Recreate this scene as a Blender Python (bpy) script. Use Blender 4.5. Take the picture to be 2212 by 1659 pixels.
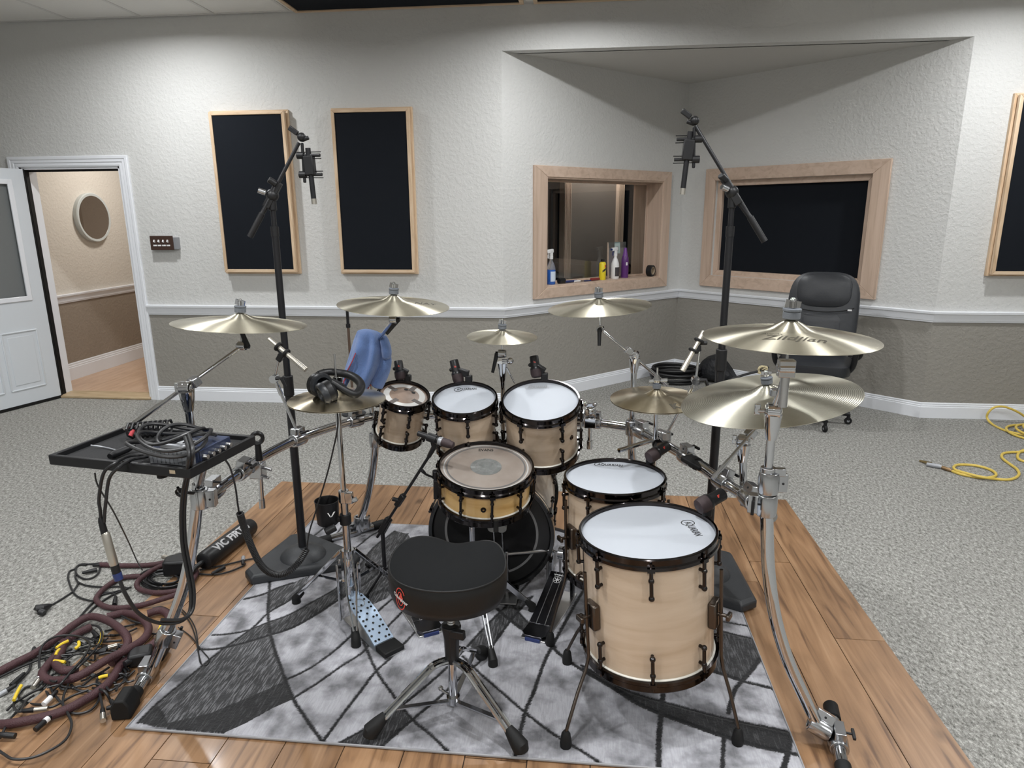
import bpy, math, random
import numpy as np
from mathutils import Vector, Matrix, Quaternion
random.seed(7)
rng = np.random.default_rng(7)
for o in list(bpy.data.objects): bpy.data.objects.remove(o)
scene = bpy.context.scene
COL = scene.collection
PI = math.pi

# ------------------------------------------------------------------ camera
FOC, PITCH, ROLL, YAW, CAMH = 1463.5534, 0.24409, -0.0056155, -0.1057164, 1.6154
_f = Vector((math.sin(YAW)*math.cos(PITCH), math.cos(YAW)*math.cos(PITCH), -math.sin(PITCH)))
_r0 = Vector((math.cos(YAW), -math.sin(YAW), 0)); _u0 = _r0.cross(_f)
_r = _r0*math.cos(ROLL)+_u0*math.sin(ROLL); _u = _u0*math.cos(ROLL)-_r0*math.sin(ROLL)
CAM = Vector((0, 0, CAMH))
cd = bpy.data.cameras.new('camera'); cam = bpy.data.objects.new('camera', cd); COL.objects.link(cam)
cd.sensor_width = 36; cd.lens = FOC/2212*36; cd.clip_start = .05; cd.clip_end = 60
cam.matrix_world = Matrix(((_r.x, _u.x, -_f.x, 0), (_r.y, _u.y, -_f.y, 0), (_r.z, _u.z, -_f.z, CAMH), (0, 0, 0, 1)))
scene.camera = cam

# ------------------------------------------------------------------ world, light, exposure
w = bpy.data.worlds.new('world'); scene.world = w; w.use_nodes = True
w.node_tree.nodes['Background'].inputs[0].default_value = (.8, .85, 1, 1)
w.node_tree.nodes['Background'].inputs[1].default_value = .02
vs = scene.view_settings
vs.view_transform = 'Standard'; vs.look = 'None'; vs.gamma = 1; vs.exposure = 0.70
vs.use_curve_mapping = False
CEIL = 3.1625; WY = 5.6046
LIGHT_XY = [(x, 4.68, 20) for x in (-3.2, -.12, 2.92)]+[(x, 1.63, 18) for x in (-3.2, -1.66, -.12, 1.40, 2.92)]+[(x, -1.42, 42) for x in (-3.2, -.12, 2.92)]  # last row is unseen, carries the grid on, strengthened as frontal fill
def area(name, loc, power, size, col=(1, 1, 1), rot=(0, 0, 0), shape='DISK', spread=180):
    l = bpy.data.lights.new(name, 'AREA'); l.shape = shape; l.size = size; l.energy = power; l.color = col
    l.spread = math.radians(spread)
    o = bpy.data.objects.new(name, l); o.location = loc; o.rotation_euler = rot; COL.objects.link(o); return o
for (x, y, wt) in LIGHT_XY:
    area('downlight_lamp', (x, y, CEIL-.012), wt, .13, (.97, .985, 1), spread=165)
area('hall_lamp', (-4.35, 6.9, 2.6), 13, .3, (1, .95, .89))

# ------------------------------------------------------------------ measuring: pixel of the 2212x1659 frame -> world point at a known Y or Z
def ray(px, py): return _f + _r*((px-1106)/FOC) - _u*((py-829.5)/FOC)
def at(px, py, y=None, z=None):
    v = ray(px, py)
    k = (y/v.y) if y is not None else (z-CAMH)/v.z
    return CAM + v*k

# ------------------------------------------------------------------ mesh helpers
class MB:
    def __init__(s): s.v = []; s.f = []
    def add(s, V, F):
        n = len(s.v); s.v += [Vector(p) for p in V]; s.f += [tuple(i+n for i in q) for q in F]; return s
    def box(s, c, size, R=None):
        hx, hy, hz = [a/2 for a in size]; c = Vector(c)
        P = [Vector((x*hx, y*hy, z*hz)) for x in (-1, 1) for y in (-1, 1) for z in (-1, 1)]
        if R is not None: P = [R @ p for p in P]
        return s.add([c+p for p in P], [(0,1,3,2),(4,6,7,5),(0,4,5,1),(2,3,7,6),(0,2,6,4),(1,5,7,3)])
    def bar(s, p0, p1, w, h, up=(0, 0, 1)):
        p0, p1 = Vector(p0), Vector(p1); d = (p1-p0); L = d.length; d.normalize()
        x = d.cross(Vector(up));
        if x.length < 1e-4: x = d.cross(Vector((1, 0, 0)))
        x.normalize(); z = x.cross(d)
        R = Matrix((x, d, z)).transposed()
        return s.box((p0+p1)/2, (w, L, h), R)
    def cyl(s, p0, p1, r0, r1=None, n=16, cap=True):
        r1 = r0 if r1 is None else r1
        return s.tube([p0, p1], [r0, r1], n, cap=cap)
    def tube(s, pts, r, n=8, closed=False, cap=True):
        P = [Vector(p) for p in pts]; m = len(P)
        rr = list(r) if isinstance(r, (list, tuple)) else [r]*m
        T = []
        for i in range(m):
            a = P[i-1] if (closed or i > 0) else P[i]; b = P[(i+1) % m] if (closed or i < m-1) else P[i]
            t = b-a; T.append(t.normalized() if t.length > 1e-9 else Vector((0, 0, 1)))
        ref = Vector((0, 0, 1)) if abs(T[0].z) < .9 else Vector((1, 0, 0))
        N = (ref - T[0]*ref.dot(T[0])).normalized(); V = []
        for i in range(m):
            if i: N = (N - T[i]*N.dot(T[i])); N = N.normalized() if N.length > 1e-6 else Vector((1, 0, 0))
            B = T[i].cross(N)
            V += [P[i] + (N*math.cos(2*PI*k/n)+B*math.sin(2*PI*k/n))*rr[i] for k in range(n)]
        F = []
        for i in range(m if closed else m-1):
            a, b = i*n, ((i+1) % m)*n
            F += [(a+k, a+(k+1) % n, b+(k+1) % n, b+k) for k in range(n)]
        if cap and not closed: F += [tuple(range(n-1, -1, -1)), tuple(range((m-1)*n, m*n))]
        return s.add(V, F)
    def lathe(s, prof, n=32, M=None, closed=False, cap=True):
        M = M or Matrix.Identity(4); V = []; m = len(prof)
        for (r, z) in prof: V += [M @ Vector((r*math.cos(2*PI*k/n), r*math.sin(2*PI*k/n), z)) for k in range(n)]
        F = []
        for i in range(m if closed else m-1):
            a, b = i*n, ((i+1) % m)*n
            F += [(a+k, a+(k+1) % n, b+(k+1) % n, b+k) for k in range(n)]
        if cap and not closed:
            if prof[0][0] > 1e-6: F.append(tuple(range(n-1, -1, -1)))
            if prof[-1][0] > 1e-6: F.append(tuple(range((m-1)*n, m*n)))
        return s.add(V, F)
    def ball(s, c, r, n=14, sc=(1, 1, 1)):
        pr = [(max(1e-5, math.sin(PI*i/8))*r, -math.cos(PI*i/8)*r) for i in range(9)]
        M = Matrix.Translation(Vector(c)) @ Matrix.Diagonal((*sc, 1))
        return s.lathe(pr, n, M)
    def prism(s, poly, z0, z1, M=None):
        M = M or Matrix.Identity(4); n = len(poly)
        V = [M @ Vector((x, y, z0)) for x, y in poly] + [M @ Vector((x, y, z1)) for x, y in poly]
        F = [tuple(range(n-1, -1, -1)), tuple(range(n, 2*n))] + [(k, (k+1) % n, n+(k+1) % n, n+k) for k in range(n)]
        return s.add(V, F)
    def xf(s, M): s.v = [M @ p for p in s.v]; return s
    def mesh(s, name, smooth=True, ang=38):
        me = bpy.data.meshes.new(name); me.from_pydata([tuple(p) for p in s.v], [], s.f)
        import bmesh
        bm = bmesh.new(); bm.from_mesh(me); bmesh.ops.recalc_face_normals(bm, faces=bm.faces); bm.to_mesh(me); bm.free()
        if smooth:
            me.polygons.foreach_set('use_smooth', [True]*len(me.polygons))
            me.set_sharp_from_angle(angle=math.radians(ang))
        me.update(); return me

WM = {}
def tag(o, label=None, cat=None, group=None, kind=None):
    if label: o['label'] = label
    if cat: o['category'] = cat
    if group: o['group'] = group
    if kind: o['kind'] = kind
    return o
def thing(name, label, cat, loc=(0, 0, 0), rot=None, group=None, kind=None):
    o = bpy.data.objects.new(name, None); COL.objects.link(o); o.empty_display_size = .05
    M = Matrix.Translation(Vector(loc))
    if rot is not None: M = M @ rot.to_4x4()
    o.matrix_world = M; WM[o.name] = M
    return tag(o, label, cat, group, kind)
def part(name, mb, m, parent=None, local=False, bevel=0, label=None, smooth=True, sub=0, ang=38, solid=0):
    """one mesh object; vertices are given in world space (or in the parent's own space with local=True)"""
    if parent is not None and not local:
        inv = WM[parent.name].inverted(); mb.v = [inv @ p for p in mb.v]
    me = mb.mesh(name, smooth, ang) if isinstance(mb, MB) else mb
    if m is not None and not me.materials: me.materials.append(m)
    o = bpy.data.objects.new(name, me); COL.objects.link(o)
    if parent is not None: o.parent = parent; WM[o.name] = WM[parent.name]
    else: WM[o.name] = Matrix.Identity(4)
    if solid:
        b = o.modifiers.new('solid', 'SOLIDIFY'); b.thickness = solid; b.offset = 0
    if bevel:
        b = o.modifiers.new('bevel', 'BEVEL'); b.width = bevel; b.segments = 2; b.limit_method = 'ANGLE'; b.angle_limit = math.radians(40)
        b.harden_normals = False
    if sub:
        b = o.modifiers.new('sub', 'SUBSURF'); b.levels = sub; b.render_levels = sub
    if label: o['label'] = label
    return o
def inst(name, me, parent, M, label=None):
    """an object that shares mesh data, placed by a matrix in its parent's space"""
    o = bpy.data.objects.new(name, me); COL.objects.link(o); o.parent = parent
    o.matrix_local = M; WM[o.name] = WM[parent.name] @ M
    if label: o['label'] = label
    return o
def solo(name, mb, m, label, cat, origin=None, group=None, kind=None, **k):
    if origin is None:
        xs = [p.x for p in mb.v]; ys = [p.y for p in mb.v]; zs = [p.z for p in mb.v]
        origin = ((min(xs)+max(xs))/2, (min(ys)+max(ys))/2, min(zs))
    T = Matrix.Translation(Vector(origin)); mb.xf(T.inverted())
    o = part(name, mb, m, None, **k); o.matrix_world = T; WM[o.name] = T
    return tag(o, label, cat, group, kind)
def spline(P, n=8, closed=False):
    P = [Vector(p) for p in P]; m = len(P); out = []
    for i in range(m if closed else m-1):
        g = (lambda k: P[k % m]) if closed else (lambda k: P[min(max(k, 0), m-1)])
        a, b, c, d = g(i-1), g(i), g(i+1), g(i+2)
        for j in range(n):
            t = j/n
            out.append(.5*((2*b)+(c-a)*t+(2*a-5*b+4*c-d)*t*t+(3*b-a-3*c+d)*t**3))
    if not closed: out.append(P[-1])
    return out
def zrot(d, up=(0, 1, 0)):
    """rotation whose local +Z points along d"""
    d = Vector(d).normalized(); x = Vector(up).cross(d)
    if x.length < 1e-4: x = Vector((1, 0, 0)).cross(d)
    x.normalize(); y = d.cross(x)
    return Matrix((x, y, d)).transposed()
def TM(loc, R=None):
    M = Matrix.Translation(Vector(loc)); return M @ R.to_4x4() if R is not None else M
def RZ(a): return Matrix.Rotation(a, 3, 'Z')
def text_mb(s, size, shear=0, bold=0):
    c = bpy.data.curves.new('t', 'FONT'); c.body = s; c.size = size; c.align_x = 'CENTER'; c.align_y = 'CENTER'; c.shear = shear; c.offset = bold
    c.resolution_u = 3
    o = bpy.data.objects.new('t', c); COL.objects.link(o)
    dg = bpy.context.evaluated_depsgraph_get(); me = bpy.data.meshes.new_from_object(o.evaluated_get(dg))
    mb = MB(); mb.add([v.co.copy() for v in me.vertices], [tuple(p.vertices) for p in me.polygons])
    bpy.data.objects.remove(o); bpy.data.curves.remove(c); bpy.data.meshes.remove(me)
    return mb
def refine(mb, cuts=3):
    import bmesh
    me = mb.mesh('r', False); bm = bmesh.new(); bm.from_mesh(me); bmesh.ops.triangulate(bm, faces=bm.faces)
    bmesh.ops.subdivide_edges(bm, edges=bm.edges, cuts=cuts, use_grid_fill=True); bm.verts.index_update()
    o = MB(); o.add([v.co.copy() for v in bm.verts], [tuple(v.index for v in f.verts) for f in bm.faces]); bm.free(); bpy.data.meshes.remove(me); return o
def arc2(cx, cy, r, w, a0, a1, n=24, ry=None):
    """flat ring sector in XY"""
    ry = ry or r; V = []; F = []
    for i in range(n+1):
        a = a0+(a1-a0)*i/n
        V += [(cx+(r-w/2)*math.cos(a), cy+(ry-w/2)*math.sin(a), 0), (cx+(r+w/2)*math.cos(a), cy+(ry+w/2)*math.sin(a), 0)]
        if i: k = 2*i; F.append((k-2, k-1, k+1, k))
    return V, F

# ------------------------------------------------------------------ materials
def mat(name, col, rough=.5, metal=0., bump=None, ramp=None, spec=.5, coat=0, sheen=0, trans=0, emit=None, alpha=1):
    """bump=(scale, strength, dist); ramp=(scale,(x,y,z) stretch,[(pos,col)...],detail)"""
    m = bpy.data.materials.new(name); m.use_nodes = True; nt = m.node_tree; N, L = nt.nodes, nt.links
    b = N['Principled BSDF']; I = b.inputs
    I['Base Color'].default_value = (*col, 1); I['Roughness'].default_value = rough; I['Metallic'].default_value = metal
    I['Specular IOR Level'].default_value = spec; I['Coat Weight'].default_value = coat; I['Sheen Weight'].default_value = sheen
    I['Transmission Weight'].default_value = trans; I['Alpha'].default_value = alpha
    if coat: I['Coat Roughness'].default_value = .12
    if emit: I['Emission Color'].default_value = (*emit[0], 1); I['Emission Strength'].default_value = emit[1]
    tc = N.new('ShaderNodeTexCoord')
    if ramp:
        mp = N.new('ShaderNodeMapping'); mp.inputs['Scale'].default_value = ramp[1]; L.new(tc.outputs['Object'], mp.inputs[0])
        nz = N.new('ShaderNodeTexNoise'); nz.inputs['Scale'].default_value = ramp[0]; nz.inputs['Detail'].default_value = ramp[3] if len(ramp) > 3 else 4
        L.new(mp.outputs[0], nz.inputs[0]); cr = N.new('ShaderNodeValToRGB'); e = cr.color_ramp.elements
        while len(e) < len(ramp[2]): e.new(.5)
        for q, (p, c) in zip(e, ramp[2]): q.position = p; q.color = (*c, 1)
        L.new(nz.outputs[0], cr.inputs[0]); L.new(cr.outputs[0], I['Base Color'])
    if bump:
        nb = N.new('ShaderNodeTexNoise'); nb.inputs['Scale'].default_value = bump[0]; nb.inputs['Detail'].default_value = 3
        L.new(tc.outputs['Object'], nb.inputs[0]); bp = N.new('ShaderNodeBump'); bp.inputs['Strength'].default_value = bump[1]; bp.inputs['Distance'].default_value = bump[2]
        L.new(nb.outputs[0], bp.inputs['Height']); L.new(bp.outputs[0], I['Normal'])
    return m
def wall_mat(name, up, low, split=.82):
    m = mat(name, up, .75, spec=.25); nt = m.node_tree; N, L = nt.nodes, nt.links; b = N['Principled BSDF']
    g = N.new('ShaderNodeNewGeometry'); sx = N.new('ShaderNodeSeparateXYZ'); L.new(g.outputs['Position'], sx.inputs[0])
    gt = N.new('ShaderNodeMath'); gt.operation = 'GREATER_THAN'; gt.inputs[1].default_value = split; L.new(sx.outputs[2], gt.inputs[0])
    mx = N.new('ShaderNodeMix'); mx.data_type = 'RGBA'; mx.inputs[6].default_value = (*low, 1); mx.inputs[7].default_value = (*up, 1)
    L.new(gt.outputs[0], mx.inputs[0]); L.new(mx.outputs[2], b.inputs['Base Color'])
    nz = N.new('ShaderNodeTexNoise'); nz.inputs['Scale'].default_value = 42; nz.inputs['Detail'].default_value = 3; L.new(g.outputs['Position'], nz.inputs[0])
    cr = N.new('ShaderNodeValToRGB'); cr.color_ramp.elements[0].position = .42; cr.color_ramp.elements[1].position = .62
    L.new(nz.outputs[0], cr.inputs[0])
    bp = N.new('ShaderNodeBump'); bp.inputs['Strength'].default_value = .35; bp.inputs['Distance'].default_value = .004
    L.new(cr.outputs[0], bp.inputs['Height']); L.new(bp.outputs[0], b.inputs['Normal'])
    return m
def wood_mat(name, cols, scale=(3, 3, .35), rough=.45, coat=0, rnd=.0, nscale=4, bump=.08):
    """grain runs along the axis with the small scale; every object shifts by its own random number"""
    m = mat(name, cols[1], rough, coat=coat); nt = m.node_tree; N, L = nt.nodes, nt.links; b = N['Principled BSDF']
    tc = N.new('ShaderNodeTexCoord'); oi = N.new('ShaderNodeObjectInfo'); mp = N.new('ShaderNodeMapping'); mp.inputs['Scale'].default_value = scale
    L.new(tc.outputs['Object'], mp.inputs[0])
    ad = N.new('ShaderNodeVectorMath'); ad.operation = 'ADD'; sc = N.new('ShaderNodeMath'); sc.operation = 'MULTIPLY'; sc.inputs[1].default_value = 37
    L.new(oi.outputs['Random'], sc.inputs[0]); L.new(mp.outputs[0], ad.inputs[0]); L.new(sc.outputs[0], ad.inputs[1])
    n1 = N.new('ShaderNodeTexNoise'); n1.inputs['Scale'].default_value = nscale; n1.inputs['Detail'].default_value = 6; n1.inputs['Distortion'].default_value = .9
    L.new(ad.outputs[0], n1.inputs[0])
    cr = N.new('ShaderNodeValToRGB'); e = cr.color_ramp.elements
    while len(e) < len(cols): e.new(.5)
    for i, (q, c) in enumerate(zip(e, cols)): q.position = .3+.42*i/(len(cols)-1); q.color = (*c, 1)
    L.new(n1.outputs[0], cr.inputs[0])
    out = cr.outputs[0]
    if rnd:
        hs = N.new('ShaderNodeHueSaturation'); mr = N.new('ShaderNodeMapRange'); mr.inputs[3].default_value = 1-rnd; mr.inputs[4].default_value = 1+rnd
        L.new(oi.outputs['Random'], mr.inputs[0]); L.new(mr.outputs[0], hs.inputs['Value']); L.new(out, hs.inputs['Color']); out = hs.outputs[0]
    L.new(out, b.inputs['Base Color'])
    bp = N.new('ShaderNodeBump'); bp.inputs['Strength'].default_value = bump; bp.inputs['Distance'].default_value = .002
    L.new(n1.outputs[0], bp.inputs['Height']); L.new(bp.outputs[0], b.inputs['Normal'])
    return m
def cymbal_mat(name, col, rough=.3, groove=.15):
    m = mat(name, col, rough, 1.0); nt = m.node_tree; N, L = nt.nodes, nt.links; b = N['Principled BSDF']
    b.inputs['Anisotropic'].default_value = .9; b.inputs['Anisotropic Rotation'].default_value = .25
    tg = N.new('ShaderNodeTangent'); tg.direction_type = 'RADIAL'; tg.axis = 'Z'; L.new(tg.outputs[0], b.inputs['Tangent'])
    tc = N.new('ShaderNodeTexCoord'); wv = N.new('ShaderNodeTexWave'); wv.wave_type = 'RINGS'; wv.rings_direction = 'Z'
    wv.inputs['Scale'].default_value = 55; wv.inputs['Distortion'].default_value = .6; wv.inputs['Detail'].default_value = 2; wv.inputs['Detail Scale'].default_value = .4
    L.new(tc.outputs['Object'], wv.inputs[0]); bp = N.new('ShaderNodeBump'); bp.inputs['Strength'].default_value = groove; bp.inputs['Distance'].default_value = .0006
    L.new(wv.outputs['Fac'], bp.inputs['Height']); L.new(bp.outputs[0], b.inputs['Normal'])
    nz = N.new('ShaderNodeTexNoise'); nz.inputs['Scale'].default_value = 9; nz.inputs['Detail'].default_value = 5; L.new(tc.outputs['Object'], nz.inputs[0])
    cr = N.new('ShaderNodeValToRGB'); cr.color_ramp.elements[0].position = .35; cr.color_ramp.elements[1].position = .7
    cr.color_ramp.elements[0].color = (*[c*.9 for c in col], 1); cr.color_ramp.elements[1].color = (*col, 1)
    L.new(nz.outputs[0], cr.inputs[0]); L.new(cr.outputs[0], b.inputs['Base Color'])
    return m

M_WALL = wall_mat('painted_wall', (.61, .61, .595), (.30, .285, .255))
M_HALLW = wall_mat('painted_hall_wall', (.66, .615, .55), (.30, .25, .20))
M_SOFF = mat('soffit_paint', (.56, .555, .53), .8, bump=(42, .3, .004), spec=.25)
M_TRIM = mat('white_trim_paint', (.80, .82, .86), .35)
M_CEIL = mat('ceiling_tile', (.78, .77, .74), .9, bump=(180, .25, .002))
M_GRID = mat('ceiling_grid_white', (.66, .65, .63), .5)
M_DOOR = mat('door_paint_grey_white', (.66, .70, .74), .4)
M_BLK = mat('black_plastic', (.009, .009, .010), .42, spec=.4)
M_BLKM = mat('black_powder_metal', (.012, .012, .014), .33, .2)
M_RUB = mat('black_rubber', (.008, .008, .008), .62, spec=.3)
M_IRON = mat('black_cast_iron', (.022, .024, .027), .5, bump=(220, .3, .002))
M_CHR = mat('chrome', (.60, .61, .63), .06, 1.0)
M_CHRS = mat('satin_cast_chrome', (.50, .51, .53), .2, 1.0)
M_STEEL = mat('brushed_steel', (.55, .55, .55), .3, 1.0)
M_BNI = mat('black_nickel', (.055, .05, .05), .12, 1.0)
M_BRZ = mat('dark_bronze_metal', (.12, .10, .085), .3, 1.0)
M_HEAD = mat('white_coated_drumhead', (.45, .48, .525), .55, bump=(300, .12, .0006), spec=.2)
M_HEADC = mat('clear_worn_drumhead', (.23, .205, .185), .42, spec=.3, ramp=(7, (1, 1, 1), [(.3, (.20, .165, .14)), (.7, (.29, .255, .225))]))
M_HEADW = mat('white_tone_ring', (.72, .71, .68), .35)
M_HEADT = mat('clear_tan_drumhead', (.36, .27, .21), .45, ramp=(14, (1, 1, 1), [(.35, (.26, .18, .135)), (.7, (.36, .27, .21))]), spec=.3)
M_HEADK = mat('black_drumhead', (.012, .012, .013), .3, spec=.1, ramp=(6, (1, 1, 1), [(.35, (.008, .008, .009)), (.8, (.03, .03, .03))]))
M_GREYP = mat('grey_print', (.30, .31, .30), .4)
M_MAPLE = wood_mat('natural_maple_shell', [(.48, .36, .25), (.56, .44, .325), (.62, .50, .38)], (1.2, 1.2, 9), .3, .35, 0, 2.2, .02)
M_AMBER = wood_mat('amber_maple_shell', [(.50, .30, .10), (.62, .40, .16), (.68, .46, .20)], (1.2, 1.2, 8), .25, .5, 0, 2.2, .02)
M_KICKW = wood_mat('swirled_maple_shell', [(.30, .21, .15), (.62, .50, .38), (.66, .54, .42)], (1.3, 1.0, 1.6), .3, .35, 0, 3.4, .02)
M_EDGE = mat('pale_bearing_edge', (.62, .60, .54), .4)
M_CYM = cymbal_mat('cymbal_bronze', (.64, .60, .48), .34)
M_CYMB = cymbal_mat('cymbal_bronze_brilliant', (.68, .60, .45), .26, .06)
M_CYMR = cymbal_mat('cymbal_bronze_ride', (.58, .56, .47), .36, .6)
M_INK = mat('black_ink', (.02, .02, .02), .5)
M_INKS = mat('smoke_ink', (.10, .09, .07), .4, .5)
M_FELT = mat('grey_felt', (.115, .125, .14), .95, bump=(400, .5, .002))
M_FAB = mat('black_acoustic_fabric', (.008, .010, .014), .95, bump=(600, .4, .001), spec=.2)
M_PINE = wood_mat('pale_pine_frame', [(.52, .36, .22), (.66, .49, .33), (.72, .56, .40)], (9, 9, 1.2), .5, 0, .05, 3)
M_PINEH = wood_mat('pale_pine_frame_level', [(.52, .36, .22), (.66, .49, .33), (.72, .56, .40)], (1.2, 9, 9), .5, 0, .05, 3)
M_ALDER = wood_mat('pink_alder_board', [(.47, .345, .26), (.57, .43, .335), (.62, .48, .385)], (9, 9, .5), .5, 0, .05, 2.5)
M_ALDERH = wood_mat('pink_alder_board_level', [(.47, .345, .26), (.57, .43, .335), (.62, .48, .385)], (.5, 9, 9), .5, 0, .05, 2.5)
M_GLASS = mat('window_glass', (.9, .95, .95), .0, trans=1.0)
M_MIRR = mat('mirror_glass', (.55, .50, .47), .02, 1.0)
M_LEATH = mat('black_leather', (.018, .02, .024), .38, bump=(120, .25, .002))
M_VINYL = mat('black_vinyl', (.009, .009, .009), .42, spec=.35, bump=(500, .15, .001))
M_VELOUR = mat('black_velour', (.008, .0085, .009), .9, spec=.15)
M_TOWEL = mat('blue_terry_towel', (.14, .24, .52), .95, bump=(420, 1, .004), sheen=.4)
M_RED = mat('red_stitching', (.45, .05, .06), .7)
M_YEL = mat('yellow_rubber_hose', (.68, .50, .10), .45)
M_YTAPE = mat('yellow_tape', (.78, .55, .03), .5)
M_CABLE = mat('black_cable', (.014, .014, .015), .42)
M_SNAKE = mat('maroon_braided_sleeve', (.06, .022, .026), .6, bump=(260, .9, .003))
M_BRASS = mat('worn_brass', (.42, .32, .16), .4, 1.0)
M_TAN = mat('tan_cardboard', (.45, .36, .25), .8)
M_WHT = mat('white_plastic', (.78, .78, .78), .35)
M_BLUE = mat('blue_liquid_plastic', (.03, .12, .45), .2)
M_NAVY = mat('navy_plastic', (.02, .035, .13), .4)
M_YELP = mat('yellow_plastic', (.75, .60, .02), .35)
M_PURP = mat('purple_plastic', (.11, .03, .17), .3)
M_REDP = mat('dark_red_plastic', (.22, .03, .03), .35)
M_REDL = mat('red_print', (.65, .07, .05), .5)
M_GRILL = mat('dark_wire_grille', (.045, .03, .032), .5, .3, bump=(900, .9, .001))
M_NICK = mat('champagne_nickel', (.55, .52, .46), .28, .9)
M_GREYM = mat('grey_painted_metal', (.33, .34, .36), .4, .4)
M_NAVYM = mat('blue_black_panel', (.03, .045, .10), .35, .3)
M_BLUEM = mat('polished_pedal_metal', (.52, .66, .84), .3, .6)
M_CLRP = mat('clear_plastic', (.85, .85, .85), .1, trans=.85)
M_WBROWN = mat('brown_switch_plate', (.05, .025, .017), .4)
M_FELTB = mat('brown_felt_board', (.20, .165, .14), .95, bump=(300, .5, .002))
M_DARK = mat('dark_room_paint', (.05, .05, .05), .8)
M_LAMP = mat('lamp_lens', (.9, .9, .9), .4, emit=((1, .98, .95), 6))
# ================================================================== THE SETTING
PA, PB, PD = Vector((-.6603, WY, 0)), Vector((.9737, 7.189, 0)), Vector((2.7371, WY, 0))
XL, XR, YF = -6.5, 5.6, -3.6
def wframe(o, b):
    t = (Vector(b)-Vector(o)).normalized(); z = Vector((0, 0, 1)); y = z.cross(t)
    return Matrix.Translation(Vector(o)) @ Matrix((t, y, z)).transposed().to_4x4()
FB, FL, FR = wframe((0, WY, 0), (1, WY, 0)), wframe(PA, PB), wframe(PB, PD)
def onw(F, px, py, dep=0):
    """pixel -> (along the wall, height) on the plane dep behind a wall's face"""
    i = F.inverted(); o = i @ CAM; d = i.to_3x3() @ ray(px, py); k = (dep-o.y)/d.y; p = o+d*k
    return p.x, p.z
def slab(mb, F, s0, s1, z0, z1, d0=0, d1=.15):
    mb.add([F @ Vector((s, d, z)) for s in (s0, s1) for d in (d0, d1) for z in (z0, z1)], [(0,1,3,2),(4,6,7,5),(0,4,5,1),(2,3,7,6),(0,2,6,4),(1,5,7,3)]); return mb
def struct(name, mb, m, parent=None, **k):
    o = part(name, mb, m, parent, **k)
    if parent is None: o['kind'] = 'structure'
    return o
# floor with carpet
cm = mat('grey_beige_carpet', (.3, .29, .26), .95, spec=.1); nt = cm.node_tree; N, L = nt.nodes, nt.links
tc = N.new('ShaderNodeTexCoord'); mp = N.new('ShaderNodeMapping'); mp.inputs['Scale'].default_value = (1, .55, 1); mp.inputs['Rotation'].default_value = (0, 0, .5); L.new(tc.outputs['Object'], mp.inputs[0])
n1 = N.new('ShaderNodeTexNoise'); n1.inputs['Scale'].default_value = 75; n1.inputs['Detail'].default_value = 4; n1.inputs['Roughness'].default_value = .95; L.new(mp.outputs[0], n1.inputs[0])
cr = N.new('ShaderNodeValToRGB'); e = cr.color_ramp.elements; e.new(.5); e.new(.6)
for q, (p, c) in zip(e, [(.33, (.055, .054, .05)), (.45, (.22, .217, .20)), (.545, (.33, .326, .305)), (.66, (.58, .57, .54))]): q.position = p; q.color = (*c, 1)
L.new(n1.outputs[0], cr.inputs[0]); L.new(cr.outputs[0], N['Principled BSDF'].inputs['Base Color'])
bp = N.new('ShaderNodeBump'); bp.inputs['Strength'].default_value = .6; bp.inputs['Distance'].default_value = .006; L.new(n1.outputs[0], bp.inputs['Height']); L.new(bp.outputs[0], N['Principled BSDF'].inputs['Normal'])
mb = MB(); mb.add([(XL, YF, 0), (XR, YF, 0), (XR, WY+.14, 0), (PD.x+.1, WY+.14, 0), (PB.x, PB.y+.14, 0), (PA.x-.1, WY+.14, 0), (XL, WY+.14, 0)], [(0, 1, 2, 3, 4, 5, 6)])
struct('floor', mb, cm)
# walls
DX0, DX1, DZ = -4.83, -3.908, 2.035
mb = MB(); slab(mb, FB, XL, DX0, 0, CEIL); slab(mb, FB, DX0, DX1, DZ, CEIL); slab(mb, FB, DX1, PA.x, 0, CEIL); struct('wall_back', mb, M_WALL)
mb = MB(); slab(mb, FB, PA.x, PD.x, 2.836, CEIL, 0, .12); struct('wall_header', mb, M_WALL)
mb = MB(); slab(mb, FB, PD.x, XR, 0, CEIL); struct('wall_back_right', mb, M_WALL)
LL, LR = (PB-PA).length, (PD-PB).length
W1 = (.445, 1.955, 1.0, 1.93)
mb = MB(); s0, s1, z0, z1 = W1
slab(mb, FL, 0, s0, 0, 2.84); slab(mb, FL, s1, LL+.1, 0, 2.84); slab(mb, FL, s0, s1, 0, z0); slab(mb, FL, s0, s1, z1, 2.84); struct('wall_alcove_left', mb, M_WALL)
W2 = (.37, 1.80, 1.03, 1.925)
mb = MB(); s0, s1, z0, z1 = W2
slab(mb, FR, -.1, s0, 0, 2.84); slab(mb, FR, s1, LR, 0, 2.84); slab(mb, FR, s0, s1, 0, z0); slab(mb, FR, s0, s1, z1, 2.84); struct('wall_alcove_right', mb, M_WALL)
mb = MB(); mb.prism([(PA.x, WY+.1), (PD.x, WY+.1), (PB.x, PB.y+.1)], 2.836, 2.9); struct('ceiling_alcove', mb, M_SOFF)
mb = MB(); mb.box((XL-.05, (YF+WY)/2, CEIL/2), (.1, WY-YF+.2, CEIL)); struct('wall_left', mb, M_WALL)
mb = MB(); mb.box((XR+.05, (YF+WY)/2, CEIL/2), (.1, WY-YF+.2, CEIL)); struct('wall_right', mb, M_WALL)
mb = MB(); mb.box(((XL+XR)/2, YF-.05, CEIL/2), (XR-XL+.2, .1, CEIL)); struct('wall_front', mb, M_WALL)
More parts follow.
